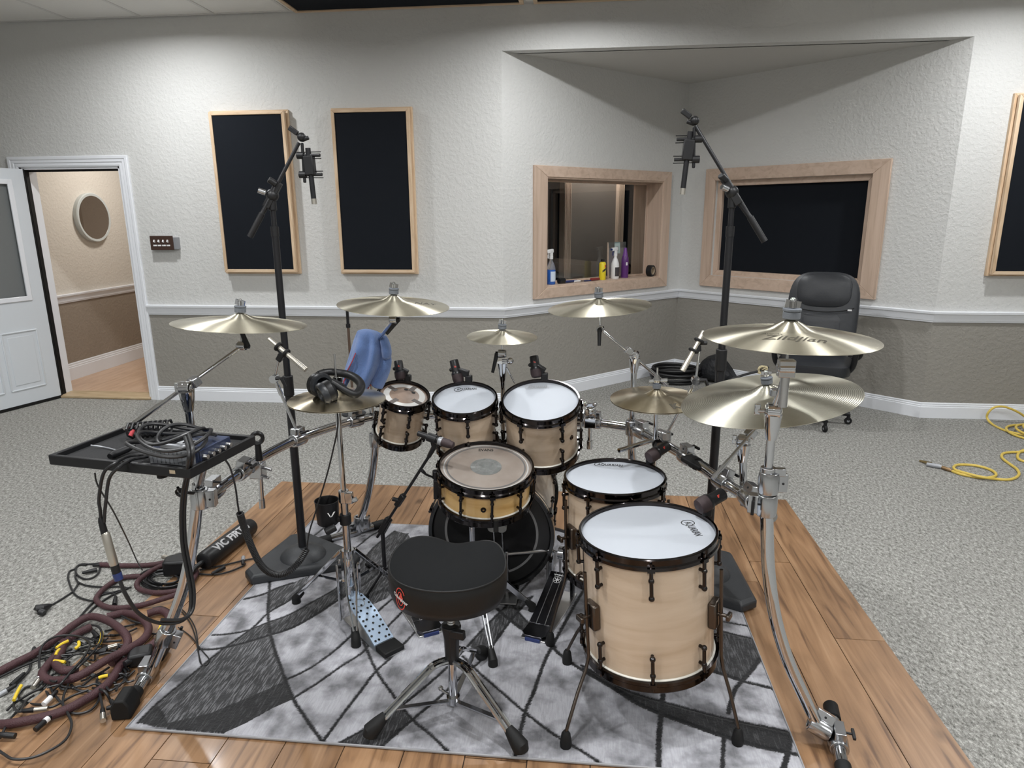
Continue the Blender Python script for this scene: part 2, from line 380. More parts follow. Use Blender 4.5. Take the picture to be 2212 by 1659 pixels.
# suspended ceiling: slab, tiles over the back of the room, white tees
mb = MB(); mb.box(((XL+XR)/2, (YF+WY)/2, CEIL+.08), (XR-XL+.2, WY-YF+.3, .1)); ceil = struct('ceiling', mb, M_CEIL)
G = .6115; gx0 = -4.153-4*G
tile = MB().box((0, 0, 0), (G-.022, 2*G-.022, .014)).mesh('ceiling_tile'); tile.materials.append(M_CEIL)
for i in range(20):
    for j in range(2):
        x = gx0+(i+.5)*G; y = WY-.02-G-(j)*2*G
        if x < XR-.3: inst('ceiling_tile', tile, ceil, Matrix.Translation((x, y, CEIL+.009)))
mb = MB()
for i in range(21): mb.box((gx0+i*G, WY-2.46, CEIL), (.024, 4.9, .006))
for j in range(5): mb.box(((XL+XR)/2, WY-.02-j*2*G, CEIL), (XR-XL, .024, .0062))
part('ceiling_grid', mb, M_GRID, ceil)
mb = MB(); mb.box(((XL+XR)/2, (YF+WY-4.9)/2, CEIL+.01), (XR-XL, WY-4.9-YF, .02)); part('ceiling_plain', mb, M_CEIL, ceil)
NM = ['first', 'second', 'third', 'fourth', 'fifth']
for k, (x, y, _w) in enumerate(LIGHT_XY):
    t = thing('recessed_downlight', 'recessed round ceiling downlight, %s from the left in the %s row' % ((NM[k], 'wall-side') if k < 3 else (NM[k-3], 'middle') if k < 8 else (NM[k-8], 'rear')), 'ceiling light', (x, y, CEIL-.008), group='recessed downlights in a grid')
    part('trim_ring', MB().lathe([(.075, .006), (.1, .006), (.1, 0), (.078, -.003)], 28, TM((x, y, CEIL-.008)), closed=True), M_TRIM, t)
    part('lens', MB().lathe([(1e-5, 0), (.076, 0)], 28, TM((x, y, CEIL-.002))), M_LAMP, t)
# mouldings with mitred corners
def moulding(name, path, prof, m, i0=1):
    P = [Vector((p[0], p[1], 0)) for p in path]; n = len(P)
    nr = []
    for i in range(n-1):
        t = (P[i+1]-P[i]).normalized(); nr.append(Vector((t.y, -t.x, 0)))
    off = []
    for i in range(n):
        if i == 0: off.append(nr[0])
        elif i == n-1: off.append(nr[-1])
        else:
            b = (nr[i-1]+nr[i]); off.append(b/(b.length_squared/2))
    for i in range(n-1):
        mb = MB(); k = len(prof)
        V = [P[i]+off[i]*d+Vector((0, 0, z)) for d, z in prof]+[P[i+1]+off[i+1]*d+Vector((0, 0, z)) for d, z in prof]
        mb.add(V, [tuple(range(k-1, -1, -1)), tuple(range(k, 2*k))]+[(a, (a+1) % k, k+(a+1) % k, k+a) for a in range(k)])
        struct(name % (i+i0), mb, m, ang=25)
RAIL = [(0, .7809), (.011, .7809), (.013, .791), (.017, .796), (.019, .828), (.026, .842), (.037, .849), (.039, .865), (.033, .8685), (0, .8685)]
BASE = [(0, .001), (.016, .001), (.016, .092), (.012, .096), (.013, .106), (.008, .110), (.009, .122), (.004, .1276), (0, .1276)]
RUN = [(DX1+.086, WY), (PA.x, PA.y), (PB.x, PB.y), (PD.x, PD.y), (XR, WY)]
moulding('trim_%d', RUN, RAIL, M_TRIM)
for nm, a in zip(('back', 'alcove_left', 'alcove_right', 'back_right'), range(4)): pass
moulding('baseboard_%d', RUN, BASE, M_TRIM)
for o, nm in zip([bpy.data.objects['baseboard_%d' % i] for i in (1, 2, 3, 4)], ('back', 'alcove_left', 'alcove_right', 'back_right')): o.name = 'baseboard_'+nm
# door casing: three mitred boards with a stepped profile
CAS = [(0, 0), (0, .010), (.012, .014), (.03, .012), (.036, .018), (.055, .017), (.062, .022), (.082, .022), (.086, .016), (.086, 0)]
t = thing('door_1', None, None, ((DX0+DX1)/2, WY, 0), kind='structure')
def casing(a0, a1, b0, b1, nm):
    # a: inner edge end points, b: outer edge end points (x,z)
    mb = MB(); k = len(CAS); V = []
    for (ia, ob) in ((a0, b0), (a1, b1)):
        for d, h in CAS:
            f = d/.086; V.append(Vector((ia[0]+(ob[0]-ia[0])*f, WY-h, ia[1]+(ob[1]-ia[1])*f)))
    mb.add(V, [tuple(range(k-1, -1, -1)), tuple(range(k, 2*k))]+[(a, (a+1) % k, k+(a+1) % k, k+a) for a in range(k)])
    part(nm, mb, M_TRIM, t, ang=20)
c = .086
casing((DX1, 0), (DX1, DZ), (DX1+c, 0), (DX1+c, DZ+c), 'casing_board')
casing((DX0, DZ), (DX1, DZ), (DX0-c, DZ+c), (DX1+c, DZ+c), 'casing_board')
casing((DX0, 0), (DX0, DZ), (DX0-c, 0), (DX0-c, DZ+c), 'casing_board')
mb = MB(); slab(mb, FB, DX1-.018, DX1, 0, DZ, 0, .16); part('jamb', mb, M_TRIM, t)
mb = MB(); slab(mb, FB, DX0, DX0+.018, 0, DZ, 0, .16); part('jamb', mb, M_TRIM, t)
mb = MB(); slab(mb, FB, DX0, DX1, DZ-.018, DZ, 0, .16); part('head_jamb', mb, M_TRIM, t)
mb = MB(); slab(mb, FB, DX0+.018, DX1-.018, DZ-.034, DZ-.018, .05, .075); slab(mb, FB, DX0+.018, DX0+.034, .02, DZ-.018, .02, .06); part('gasket', mb, M_RUB, t)
mb = MB(); slab(mb, FB, DX0, DX1, .0, .022, -.035, .17); part('threshold', mb, wood_mat('threshold_oak', [(.35, .25, .14), (.48, .36, .22), (.55, .43, .28)], (1, 9, 9)), t, bevel=.006)
# open door leaf
H = Vector((-4.80, 5.585, 0)); FD = wframe(H, (H.x-.258, H.y-.966, 0))   # along the leaf from the hinge; its y axis points to +X, the side in view
def dp(px, py):
    i = FD.inverted(); o = i @ CAM; d = i.to_3x3() @ ray(px, py); k = (.022-o.y)/d.y; p = o+d*k; return p.x, p.z
d2 = thing('door_2', None, None, H, kind='structure')
g = [dp(18, 395), dp(60, 642)]; gs = (g[0][0]+g[1][0])/2; gz0, gz1 = g[1][1], g[0][1]
LW = .9; gs2 = LW-gs
mb = MB()
for (a, b, z0, z1) in ((0, gs, .025, 2.02), (gs2, LW, .025, 2.02), (gs, gs2, .025, gz0), (gs, gs2, gz1, 2.02)): slab(mb, FD, a, b, z0, z1, -.022, .022)
leaf = part('leaf', mb, M_DOOR, d2)
mb = MB()
for (a, b, z0, z1) in ((gs-.03, gs+.012, gz0-.03, gz1+.03), (gs2-.012, gs2+.03, gz0-.03, gz1+.03), (gs, gs2, gz0-.03, gz0+.012), (gs, gs2, gz1-.012, gz1+.03)): slab(mb, FD, a, b, z0, z1, .02, .034)
part('window_surround', mb, M_TRIM, d2, bevel=.005)
mb = MB(); slab(mb, FD, gs, gs2, gz0, gz1, -.003, .003); part('pane', mb, mat('frosted_door_glass', (.16, .17, .17), .25, spec=.6), d2)
p0, p1 = dp(12, 690), dp(86, 812)
for (a, b) in ((gs-.02, .42), (.48, .86)):
    mb = MB(); z0, z1 = .16, .66
    fr = [(a, z0), (b, z0), (b, z1), (a, z1)]
    for q in range(4):
        (x0, y0), (x1, y1) = fr[q], fr[(q+1) % 4]; mb.bar(FD @ Vector((x0, .022, y0)), FD @ Vector((x1, .022, y1)), .018, .012)
    slab(mb, FD, a+.04, b-.04, z0+.04, z1-.04, .02, .027); part('raised_panel', mb, M_DOOR, d2, bevel=.004)
mb = MB(); slab(mb, FD, 0, LW, .004, .028, -.026, .026); part('door_sweep', mb, M_RUB, d2)
mb = MB(); slab(mb, FD, -.016, .0, .02, 2.02, -.02, .02); part('edge_seal', mb, M_RUB, d2)
# hall behind the door
HX = -5.2; FH = wframe((HX, WY+.15, 0), (HX, 9, 0))
mb = MB(); mb.box((HX-.06, (WY+.15+9)/2, 1.35), (.12, 9-WY-.15, 2.7)); struct('wall_hall_left', mb, M_HALLW)
mb = MB(); mb.box((-3.32, (WY+.15+9)/2, 1.35), (.12, 9-WY-.15, 2.7)); struct('wall_hall_right', mb, M_HALLW)
mb = MB(); mb.box((-4.3, 9.06, 1.35), (2, .12, 2.7)); struct('wall_hall_end', mb, M_HALLW)
mb = MB(); mb.box((-4.3, 7.42, 2.68), (2, 3.3, .06)); struct('ceiling_hall', mb, M_CEIL)
hf = wood_mat('hall_vinyl_floor', [(.47, .30, .19), (.56, .38, .26), (.62, .44, .31)], (6, .8, 6), .35, 0, 0, 4, .02)
mb = MB(); mb.box((-4.3, (WY+9)/2+.07, -.005), (2.1, 9-WY-.1, .012)); struct('floor_hall', mb, hf)
for path, nm in (([(HX, WY+.15), (HX, 9)], 'hall_left'),):
    pass
moulding('trim_%d', [(HX, WY+.15), (HX, 9)], RAIL, M_TRIM, 9); moulding('baseboard_hall_%d', [(HX, WY+.15), (HX, 9)], [(d, z*1.35) for d, z in BASE], M_TRIM)
moulding('trim_%d', [(-3.38, 9), (-3.38, WY+.15)], RAIL, M_TRIM, 10)
for o in COL.objects:
    if o.name == 'baseboard_hall_1': o.name = 'baseboard_hall'
mir = thing('round_mirror', 'round wall mirror with pale rim in the hall beyond the door', 'mirror', (HX, 6.87, 1.616))
RM = TM((HX+.001, 6.87, 1.616), zrot((1, 0, 0)))
part('rim', MB().lathe([(.222, 0), (.25, 0), (.252, .04), (.245, .048), (.222, .046)], 48, RM, closed=True), mat('pale_mirror_rim', (.55, .58, .57), .3), mir)
part('glass', MB().lathe([(1e-5, .044), (.223, .044), (.223, .0), (1e-5, 0)], 48, RM), M_MIRR, mir)

# ------------------------------------------------------------------ framed windows of the alcove
def boards(F, t, o, i, d0, d1, name='frame_board', mats=None):
    mh, mv = mats or (M_ALDERH, M_ALDER)
    """four mitred boards between outer (s0,s1,z0,z1) and inner rectangle; d0,d1 depth"""
    (a, b, c_, d_), (e, f, g_, h) = o, i
    R = [(((a, c_), (b, c_)), ((e, g_), (f, g_)), mh), (((a, d_), (b, d_)), ((e, h), (f, h)), mh), (((a, c_), (a, d_)), ((e, g_), (e, h)), mv), (((b, c_), (b, d_)), ((f, g_), (f, h)), mv)]
    for (O, I_, m) in R:
        q = [O[0], O[1], I_[1], I_[0]]
        V = [F @ Vector((s, d0, z)) for s, z in q]+[F @ Vector((s, d1, z)) for s, z in q]
        mb = MB().add(V, [(0, 1, 2, 3), (7, 6, 5, 4), (0, 4, 5, 1), (1, 5, 6, 2), (2, 6, 7, 3), (3, 7, 4, 0)])
        ob = part(name, mb, m, None, bevel=.003); ob.parent = t; ob.matrix_parent_inverse = WM[t.name].inverted(); WM[ob.name] = Matrix.Identity(4)
w1 = thing('window_1', None, None, FL @ Vector((1.2, 0, .912)), kind='structure')
boards(FL, w1, (.312, 2.055, .912, 2.015), (W1[0]+.01, W1[1]-.01, W1[2]+.005, W1[3]-.005), -.028, 0)
boards(FL, w1, (W1[0]-.001, W1[1]+.001, W1[2]-.001, W1[3]+.001), (W1[0]+.018, W1[1]-.018, W1[2]+.018, W1[3]-.018), -.02, .36, 'jamb_board')
boards(FL, w1, (W1[0]+.018, W1[1]-.018, W1[2]+.018, W1[3]-.018), (W1[0]+.04, W1[1]-.04, W1[2]+.034, W1[3]-.034), .165, .19, 'glazing_bead')
mb = MB(); slab(mb, FL, W1[0]+.02, W1[1]-.02, W1[2]+.02, W1[3]-.02, .172, .18); part('pane', mb, M_GLASS, w1)
# what is seen through it: a shallow control booth with felt board, fluted posts and black fabric
BD = .5
mb = MB()
slab(mb, FL, .05, 3.0, .2, 2.6, BD+.05, BD+.1); slab(mb, FL, .05, .1, .2, 2.6, .2, BD+.1); slab(mb, FL, 2.95, 3.0, .2, 2.6, .2, BD+.1); slab(mb, FL, .05, 3.0, .15, .2, .2, BD+.1); slab(mb, FL, .05, 3.0, 2.6, 2.65, .2, BD+.1)
struct('wall_booth', mb, M_FAB)
sa, _ = onw(FL, 1221, 480, BD); sb, _ = onw(FL, 1335, 480, BD); sc_, _ = onw(FL, 1214, 480, BD); sd, _ = onw(FL, 1342, 480, BD)
bo = thing('felt_board', 'brown felt board between fluted posts seen through the glazed window', 'wall panel', FL @ Vector(((sa+sb)/2, BD, .25)))
mb = MB(); slab(mb, FL, sa, sb, .25, 2.58, BD, BD+.03); part('felt', mb, M_FELTB, bo)
for s in (sa, sb):
    mb = MB(); slab(mb, FL, s-.045, s+.045, .25, 2.58, BD-.03, BD+.04)
    for k in range(5): slab(mb, FL, s-.04+k*.0175, s-.03+k*.0175, .25, 2.58, BD-.038, BD-.029)
    part('fluted_post', mb, M_ALDER, bo)
area('booth_lamp', FL @ Vector((1.5, .3, 2.55)), 8, .3, (1, .95, .9))
w2 = thing('window_2', None, None, FR @ Vector((1.1, 0, .92)), kind='structure')
boards(FR, w2, (.265, 1.93, .922, 2.035), (W2[0], W2[1], W2[2], W2[3]), -.03, 0)
boards(FR, w2, (W2[0]-.001, W2[1]+.001, W2[2]-.001, W2[3]+.001), (W2[0]+.05, W2[1]-.05, W2[2]+.05, W2[3]-.05), .03, .07, 'inner_board')
mb = MB(); slab(mb, FR, W2[0]-.02, W2[1]+.02, W2[2]-.02, W2[3]+.02, .072, .1); part('fabric_infill', mb, M_FAB, w2)
# ------------------------------------------------------------------ wooden platform of planks
PX0, PX1, PY0, PY1, PT = -1.848, 1.185, .72, 3.775, .014
PLANK = wood_mat('oak_plank', [(.115, .06, .031), (.23, .127, .063), (.285, .163, .084), (.335, .203, .112)], (8, .6, 8), .38, .08, .16, 3.6, .05)
nt = PLANK.node_tree; N, L = nt.nodes, nt.links
tc = N.new('ShaderNodeTexCoord'); oi = N.new('ShaderNodeObjectInfo'); ad = N.new('ShaderNodeVectorMath'); ad.operation = 'ADD'; mu = N.new('ShaderNodeMath'); mu.operation = 'MULTIPLY'; mu.inputs[1].default_value = 91
L.new(oi.outputs['Random'], mu.inputs[0]); L.new(tc.outputs['Object'], ad.inputs[0]); L.new(mu.outputs[0], ad.inputs[1])
mp = N.new('ShaderNodeMapping'); mp.inputs['Scale'].default_value = (1, .5, 1); L.new(ad.outputs[0], mp.inputs[0])
vo = N.new('ShaderNodeTexVoronoi'); vo.inputs['Scale'].default_value = 3.6; L.new(mp.outputs[0], vo.inputs[0])
nz = N.new('ShaderNodeTexNoise'); nz.inputs['Scale'].default_value = 26; L.new(mp.outputs[0], nz.inputs[0])
am = N.new('ShaderNodeMath'); am.operation = 'MULTIPLY_ADD'; am.inputs[1].default_value = .07; L.new(nz.outputs[0], am.inputs[0]); L.new(vo.outputs['Distance'], am.inputs[2])
kr = N.new('ShaderNodeValToRGB'); kr.color_ramp.elements[0].position = .055; kr.color_ramp.elements[1].position = .13; kr.color_ramp.elements[0].color = (.3, .26, .22, 1); kr.color_ramp.elements[1].color = (1, 1, 1, 1)
L.new(am.outputs[0], kr.inputs[0]); mx = N.new('ShaderNodeMix'); mx.data_type = 'RGBA'; mx.blend_type = 'MULTIPLY'; mx.inputs[0].default_value = .85
src = N['Principled BSDF'].inputs['Base Color'].links[0].from_socket; L.new(src, mx.inputs[6]); L.new(kr.outputs[0], mx.inputs[7]); L.new(mx.outputs[2], N['Principled BSDF'].inputs['Base Color'])
plat = thing('wood_platform', 'low oak plank platform under the rug and drum kit', 'platform', ((PX0+PX1)/2, (PY0+PY1)/2, 0))
mb = MB(); mb.box(((PX0+PX1)/2, (PY0+PY1)/2, PT/2-.001), (PX1-PX0-.006, PY1-PY0-.006, PT-.003)); part('underlay', mb, mat('dark_underlay', (.03, .018, .01), .8), plat)
PW = (PX1-PX0)/16; cache = {}
for i in range(16):
    cuts = [PY0]; y = PY0+random.uniform(.5, 1.1)
    while y < PY1-.45: cuts.append(round(y, 2)); y += random.choice((.9, 1.2, 1.45))
    cuts.append(PY1)
    for a, b in zip(cuts, cuts[1:]):
        ln = round(b-a, 3)
        if ln not in cache:
            me = MB().box((0, 0, 0), (PW-.0034, ln-.003, PT)).mesh('plank', smooth=False); me.materials.append(PLANK); cache[ln] = me
        inst('plank', cache[ln], plat, WM[plat.name].inverted() @ Matrix.Translation((PX0+(i+.5)*PW, (a+b)/2, PT/2+.002+random.uniform(-.0006, .0006))))
PTOP = PT+.0036
# ------------------------------------------------------------------ rug
RX0, RX1, RY0, RY1 = -1.435, .678, 1.708, 3.236
def fl(p): v = at(p[0], p[1], z=.02); return (v.x, v.y)
LINES = [ # (half width m, pixel polyline)
 (.0065, [(582,1240),(582.5,1270),(579,1321),(582.5,1358),(589,1390),(603,1433),(617,1471),(634,1512),(666,1562),(698,1606)]),
 (.008, [(529,1296),(562,1288),(581,1281),(600,1272),(634,1261)]),
 (.006, [(299,1564),(338,1524),(405,1468),(468,1415),(512,1383),(550,1355),(581,1325),(625,1299),(656,1270),(700,1235)]),
 (.006, [(460,1374),(499,1371),(537,1363),(581,1346),(625,1330),(687,1296),(725,1274),(764,1241),(805,1187),(853,1149)]),
 (.007, [(429,1405),(468,1404),(518,1394),(581,1375),(634,1357),(687,1327),(725,1302),(790,1262),(840,1215),(880,1155)]),
 (.006, [(618,1471),(669,1446),(719,1411),(757,1377),(818,1321),(859,1286),(900,1250),(960,1190),(1000,1150)]),
 (.006, [(634,1510),(687,1477),(735,1443),(780,1414),(802,1391),(875,1318),(920,1272),(990,1205)]),
 (.006, [(698,1604),(735,1553),(780,1494),(812,1452),(840,1427),(898,1366),(960,1300),(1040,1225)]),
 (.006, [(765,1340),(780,1375),(812,1449),(853,1508),(891,1557),(930,1589),(974,1632)]),
 (.006, [(732,1608),(796,1573),(866,1528),(968,1442),(1054,1350),(1105,1300),(1170,1230)]),
 (.006, [(824,1615),(891,1557),(949,1509),(1006,1455),(1044,1423),(1105,1340),(1150,1290)]),
 (.006, [(1000,1420),(1038,1458),(1083,1497),(1134,1541),(1188,1583),(1235,1612),(1302,1654),(1340,1680)]),
 (.007, [(1262,1275),(1242,1308),(1188,1407),(1172,1442),(1153,1497),(1134,1541),(1118,1615),(1108,1650)]),
 (.006, [(1090,1290),(1105,1308),(1153,1360),(1200,1400)]),
 (.008, [(1075,1318),(1092,1334),(1143,1372),(1185,1394),(1216,1421),(1257,1449),(1318,1485),(1374,1521),(1429,1546),(1498,1571),(1562,1593),(1623,1612),(1689,1626),(1722,1632)]),
 (.007, [(1257,1440),(1335,1485),(1379,1504),(1429,1518),(1484,1533),(1540,1548),(1595,1561),(1650,1572),(1705,1584)]),
 (.009, [(1438,1450),(1432,1499),(1428,1546),(1423,1601),(1423,1690)]),
 (.007, [(1563,1596),(1559,1690)]), (.009, [(1708,1585),(1703,1623),(1689,1670),(1680,1700)]),
 (.007, [(1545,1362),(1559,1366),(1628,1383)]), (.008, [(1642,1425),(1620,1455),(1592,1485),(1581,1510),(1573,1543)]),
 (.008, [(1480,1440),(1537,1452),(1606,1474),(1639,1482),(1667,1489)]), (.006, [(1560,1345),(1595,1351),(1615,1354)]),
 (.006, [(655,1172),(680,1158),(705,1137)]), (.005, [(715,1180),(725,1160),(738,1140)]), (.006, [(700,1205),(760,1190),(800,1160),(830,1145)]),
 (.007, [(1262,1275),(1300,1200),(1330,1140)]), (.006, [(1180,1230),(1260,1270),(1400,1340),(1520,1360)]), (.006, [(1400,1340),(1480,1250),(1540,1150)])]
POLYS = [ # (shade, pixel polygon)
 (.62, [(299,1564),(336,1530),(405,1468),(468,1415),(512,1383),(537,1363),(581,1346),(582,1358),(589,1390),(603,1433),(617,1471),(634,1512),(593,1531),(531,1565),(484,1587),(400,1581),(330,1572)]),
 (.95, [(365,1565),(456,1543),(531,1512),(617,1474),(634,1512),(593,1531),(531,1565),(484,1587),(400,1581),(345,1574)]), (.95, [(299,1564),(338,1524),(352,1540),(365,1570),(345,1574)]),
 (.75, [(537,1363),(581,1346),(625,1330),(687,1296),(725,1274),(764,1241),(805,1187),(853,1149),(880,1155),(840,1215),(790,1262),(725,1302),(687,1327),(634,1357),(581,1375),(518,1394),(512,1383)]),
 (.6, [(600,1272),(581,1281),(581,1325),(625,1299),(656,1270),(670,1245),(634,1261)]),
 (.8, [(732,1608),(796,1573),(866,1528),(891,1557),(824,1615)]), (.72, [(1010,1395),(1054,1350),(1105,1300),(1150,1290),(1105,1340),(1044,1423)]),
 (.85, [(1105,1308),(1153,1360),(1170,1385),(1143,1372),(1092,1334)]),
 (.97, [(1257,1440),(1335,1485),(1379,1504),(1429,1518),(1484,1533),(1540,1548),(1595,1561),(1650,1572),(1705,1584),(1703,1623),(1689,1626),(1623,1612),(1562,1593),(1498,1571),(1429,1546),(1374,1521),(1318,1485),(1257,1449)]),
 (.85, [(1540,1362),(1559,1366),(1628,1383),(1642,1425),(1620,1455),(1606,1474),(1537,1452),(1500,1440)]),
 (.65, [(834,1296),(800,1310),(760,1283),(790,1262),(840,1215),(880,1155),(905,1190),(870,1260)])]
step = .0036
gx = np.arange(RX0, RX1+step/2, step); gy = np.arange(RY0, RY1+step/2, step)
XX, YY = np.meshgrid(gx, gy); fuzz = rng.normal(0, .0011, XX.shape)
lin = np.zeros_like(XX)
for hw, pl in LINES:
    P = [fl(p) for p in pl]; P = [(v.x, v.y) for v in spline([(x, y, 0) for x, y in P], 4)]; dm = np.full_like(XX, 9.)
    for (x0, y0), (x1, y1) in zip(P, P[1:]):
        dx, dy = x1-x0, y1-y0; t_ = np.clip(((XX-x0)*dx+(YY-y0)*dy)/(dx*dx+dy*dy+1e-12), 0, 1)
        dm = np.minimum(dm, np.hypot(XX-x0-t_*dx, YY-y0-t_*dy))
    lin = np.maximum(lin, np.clip((hw+.0015-dm+fuzz)/.003, 0, 1))
shade = np.zeros_like(XX)
for sv, pl in POLYS:
    P = [fl(p) for p in pl]; ins = np.zeros(XX.shape, bool); j = len(P)-1
    for i in range(len(P)):
        (xi, yi), (xj, yj) = P[i], P[j]
        ins ^= ((yi > YY) != (yj > YY)) & (XX < (xj-xi)*(YY-yi)/(yj-yi+1e-12)+xi); j = i
    shade[ins] = sv
nx, ny = len(gx), len(gy); rz = PTOP+.008
edge = np.minimum(np.minimum(XX-RX0, RX1-XX), np.minimum(YY-RY0, RY1-YY))
ZZ = rz - .0022*lin + rng.normal(0, .0003, XX.shape) - np.where(edge < .004, .004, 0)
verts = np.stack([XX, YY, ZZ], -1).reshape(-1, 3)
idx = np.arange(nx*ny).reshape(ny, nx)
quads = np.stack([idx[:-1, :-1], idx[:-1, 1:], idx[1:, 1:], idx[1:, :-1]], -1).reshape(-1, 4)
me = bpy.data.meshes.new('pile'); me.from_pydata(verts-np.array([(RX0+RX1)/2, (RY0+RY1)/2, 0]), [], quads.tolist())
for nm, a in (('line', lin), ('shade', shade)):
    at_ = me.attributes.new(nm, 'FLOAT', 'POINT'); at_.data.foreach_set('value', a.reshape(-1).astype(np.float32))
me.polygons.foreach_set('use_smooth', [True]*len(me.polygons))
rm = mat('patterned_rug_pile', (.4, .4, .42), .9, spec=.15, sheen=.25); nt = rm.node_tree; N, L = nt.nodes, nt.links; b = N['Principled BSDF']
tc = N.new('ShaderNodeTexCoord')
def noise(sc, stretch=(1, 1, 1), det=4, rot=0):
    mp = N.new('ShaderNodeMapping'); mp.inputs['Scale'].default_value = stretch; mp.inputs['Rotation'].default_value = (0, 0, rot); L.new(tc.outputs['Object'], mp.inputs[0])
    n = N.new('ShaderNodeTexNoise'); n.inputs['Scale'].default_value = sc; n.inputs['Detail'].default_value = det; L.new(mp.outputs[0], n.inputs[0]); return n.outputs[0]
def ramp(src, st):
    c = N.new('ShaderNodeValToRGB'); e = c.color_ramp.elements
    while len(e) < len(st): e.new(.5)
    for q, (p, col) in zip(e, st): q.position = p; q.color = (col, col, col*1.04, 1)
    L.new(src, c.inputs[0]); return c.outputs[0]
def mixc(f, a, b_):
    m_ = N.new('ShaderNodeMix'); m_.data_type = 'RGBA'
    for s_, v in ((0, f), (6, a), (7, b_)):
        if isinstance(v, (float, int)): m_.inputs[s_].default_value = v
        elif isinstance(v, tuple): m_.inputs[s_].default_value = (*v, 1)
        else: L.new(v, m_.inputs[s_])
    return m_.outputs[2]
streak = noise(190, (1, .10, 1), 3)
light = mixc(ramp(noise(11, det=8), [(.34, 0.), (.56, 1.)]), (.12, .12, .13), (.39, .39, .42))
light = mixc(ramp(streak, [(.40, .0), (.62, .3)]), light, (.20, .20, .21))
darkt = mixc(ramp(streak, [(.48, 0.), (.62, 1.)]), (.032, .032, .034), (.15, .15, .158))
black = mixc(ramp(streak, [(.56, 0.), (.66, .6)]), (.012, .012, .013), (.055, .055, .058))
aS = N.new('ShaderNodeAttribute'); aS.attribute_name = 'shade'; aL = N.new('ShaderNodeAttribute'); aL.attribute_name = 'line'
f1 = N.new('ShaderNodeMath'); f1.operation = 'GREATER_THAN'; f1.inputs[1].default_value = .3; L.new(aS.outputs['Fac'], f1.inputs[0])
f2 = N.new('ShaderNodeMapRange'); f2.inputs[1].default_value = .62; f2.inputs[2].default_value = .97; L.new(aS.outputs['Fac'], f2.inputs[0])
colr = mixc(f1.outputs[0], light, mixc(f2.outputs[0], darkt, black)); colr = mixc(aL.outputs['Fac'], colr, (.009, .009, .01))
L.new(colr, b.inputs['Base Color'])
bp = N.new('ShaderNodeBump'); bp.inputs['Strength'].default_value = .4; bp.inputs['Distance'].default_value = .003; L.new(noise(260, (1, .6, 1), 2), bp.inputs['Height']); L.new(bp.outputs[0], b.inputs['Normal'])
me.materials.append(rm)
rug = thing('area_rug', 'grey and black rug with crossing curved lines on the platform', 'rug', ((RX0+RX1)/2, (RY0+RY1)/2, PTOP))
o = bpy.data.objects.new('pile', me); COL.objects.link(o); o.parent = rug; o.location = (0, 0, -PTOP); WM[o.name] = WM[rug.name]; o['kind'] = 'stuff'
mb = MB(); e_ = [(RX0, RY0), (RX1, RY0), (RX1, RY1), (RX0, RY1)]
mb.tube([(x, y, PTOP+.0042) for x, y in e_], .0042, 8, closed=True); part('edge_binding', mb, mat('grey_binding', (.30, .30, .31), .8), rug)
RUG = rz
# ================================================================== THINGS ON AND NEAR THE WALLS
PM = (M_PINEH, M_PINE)
for (x0, x1, lab) in ((-3.035, -2.40, 'tall black acoustic panel nearer the door, pale wood frame'), (-2.016, -1.384, 'tall black acoustic panel beside the alcove corner, pale wood frame'), (3.07, 3.705, 'black acoustic panel cut by the right edge of the photo')):
    z0, z1 = 1.158, 2.434; D = .075
    t = thing('acoustic_panel', lab, 'acoustic panel', ((x0+x1)/2, WY, z0), group='framed acoustic panels on the wall')
    boards(FB, t, (x0, x1, z0, z1), (x0+.026, x1-.026, z0+.026, z1-.026), -D, -D+.03, 'frame_stick', PM)
    boards(FB, t, (x0+.006, x1-.006, z0+.006, z1-.006), (x0+.04, x1-.04, z0+.04, z1-.04), -D+.03, -.03, 'side_stick', PM)
    boards(FB, t, (x0-.014, x1+.014, z0-.014, z1+.014), (x0+.03, x1-.03, z0+.03, z1-.03), -.03, 0, 'back_flange', PM)
    mb = MB(); slab(mb, FB, x0+.024, x1-.024, z0+.024, z1-.024, -D+.008, -D+.03); part('fabric', mb, M_FAB, t)
for (x0, x1, lab) in ((-2.25, -.485, 'left of the two framed black panels under the ceiling'), (-.41, 1.33, 'right of the two framed black panels under the ceiling')):
    y0, y1, z0, z1 = 4.95, 5.555, 3.136, 3.160
    t = thing('ceiling_panel', lab, 'acoustic panel', ((x0+x1)/2, (y0+y1)/2, z1), group='framed panels under the ceiling')
    mb = MB().box(((x0+x1)/2, (y0+y1)/2, (z0+z1)/2+.004), (x1-x0-.05, y1-y0-.05, z1-z0-.008)); part('fabric', mb, M_FAB, t)
    for c_, sz, m in ((((x0+x1)/2, y0+.015, (z0+z1)/2), (x1-x0, .03, z1-z0), M_PINEH), (((x0+x1)/2, y1-.015, (z0+z1)/2), (x1-x0, .03, z1-z0), M_PINEH), ((x0+.015, (y0+y1)/2, (z0+z1)/2), (.03, y1-y0-.06, z1-z0), M_PINE), ((x1-.015, (y0+y1)/2, (z0+z1)/2), (.03, y1-y0-.06, z1-z0), M_PINE)):
        part('frame_stick', MB().box(c_, sz), m, t)
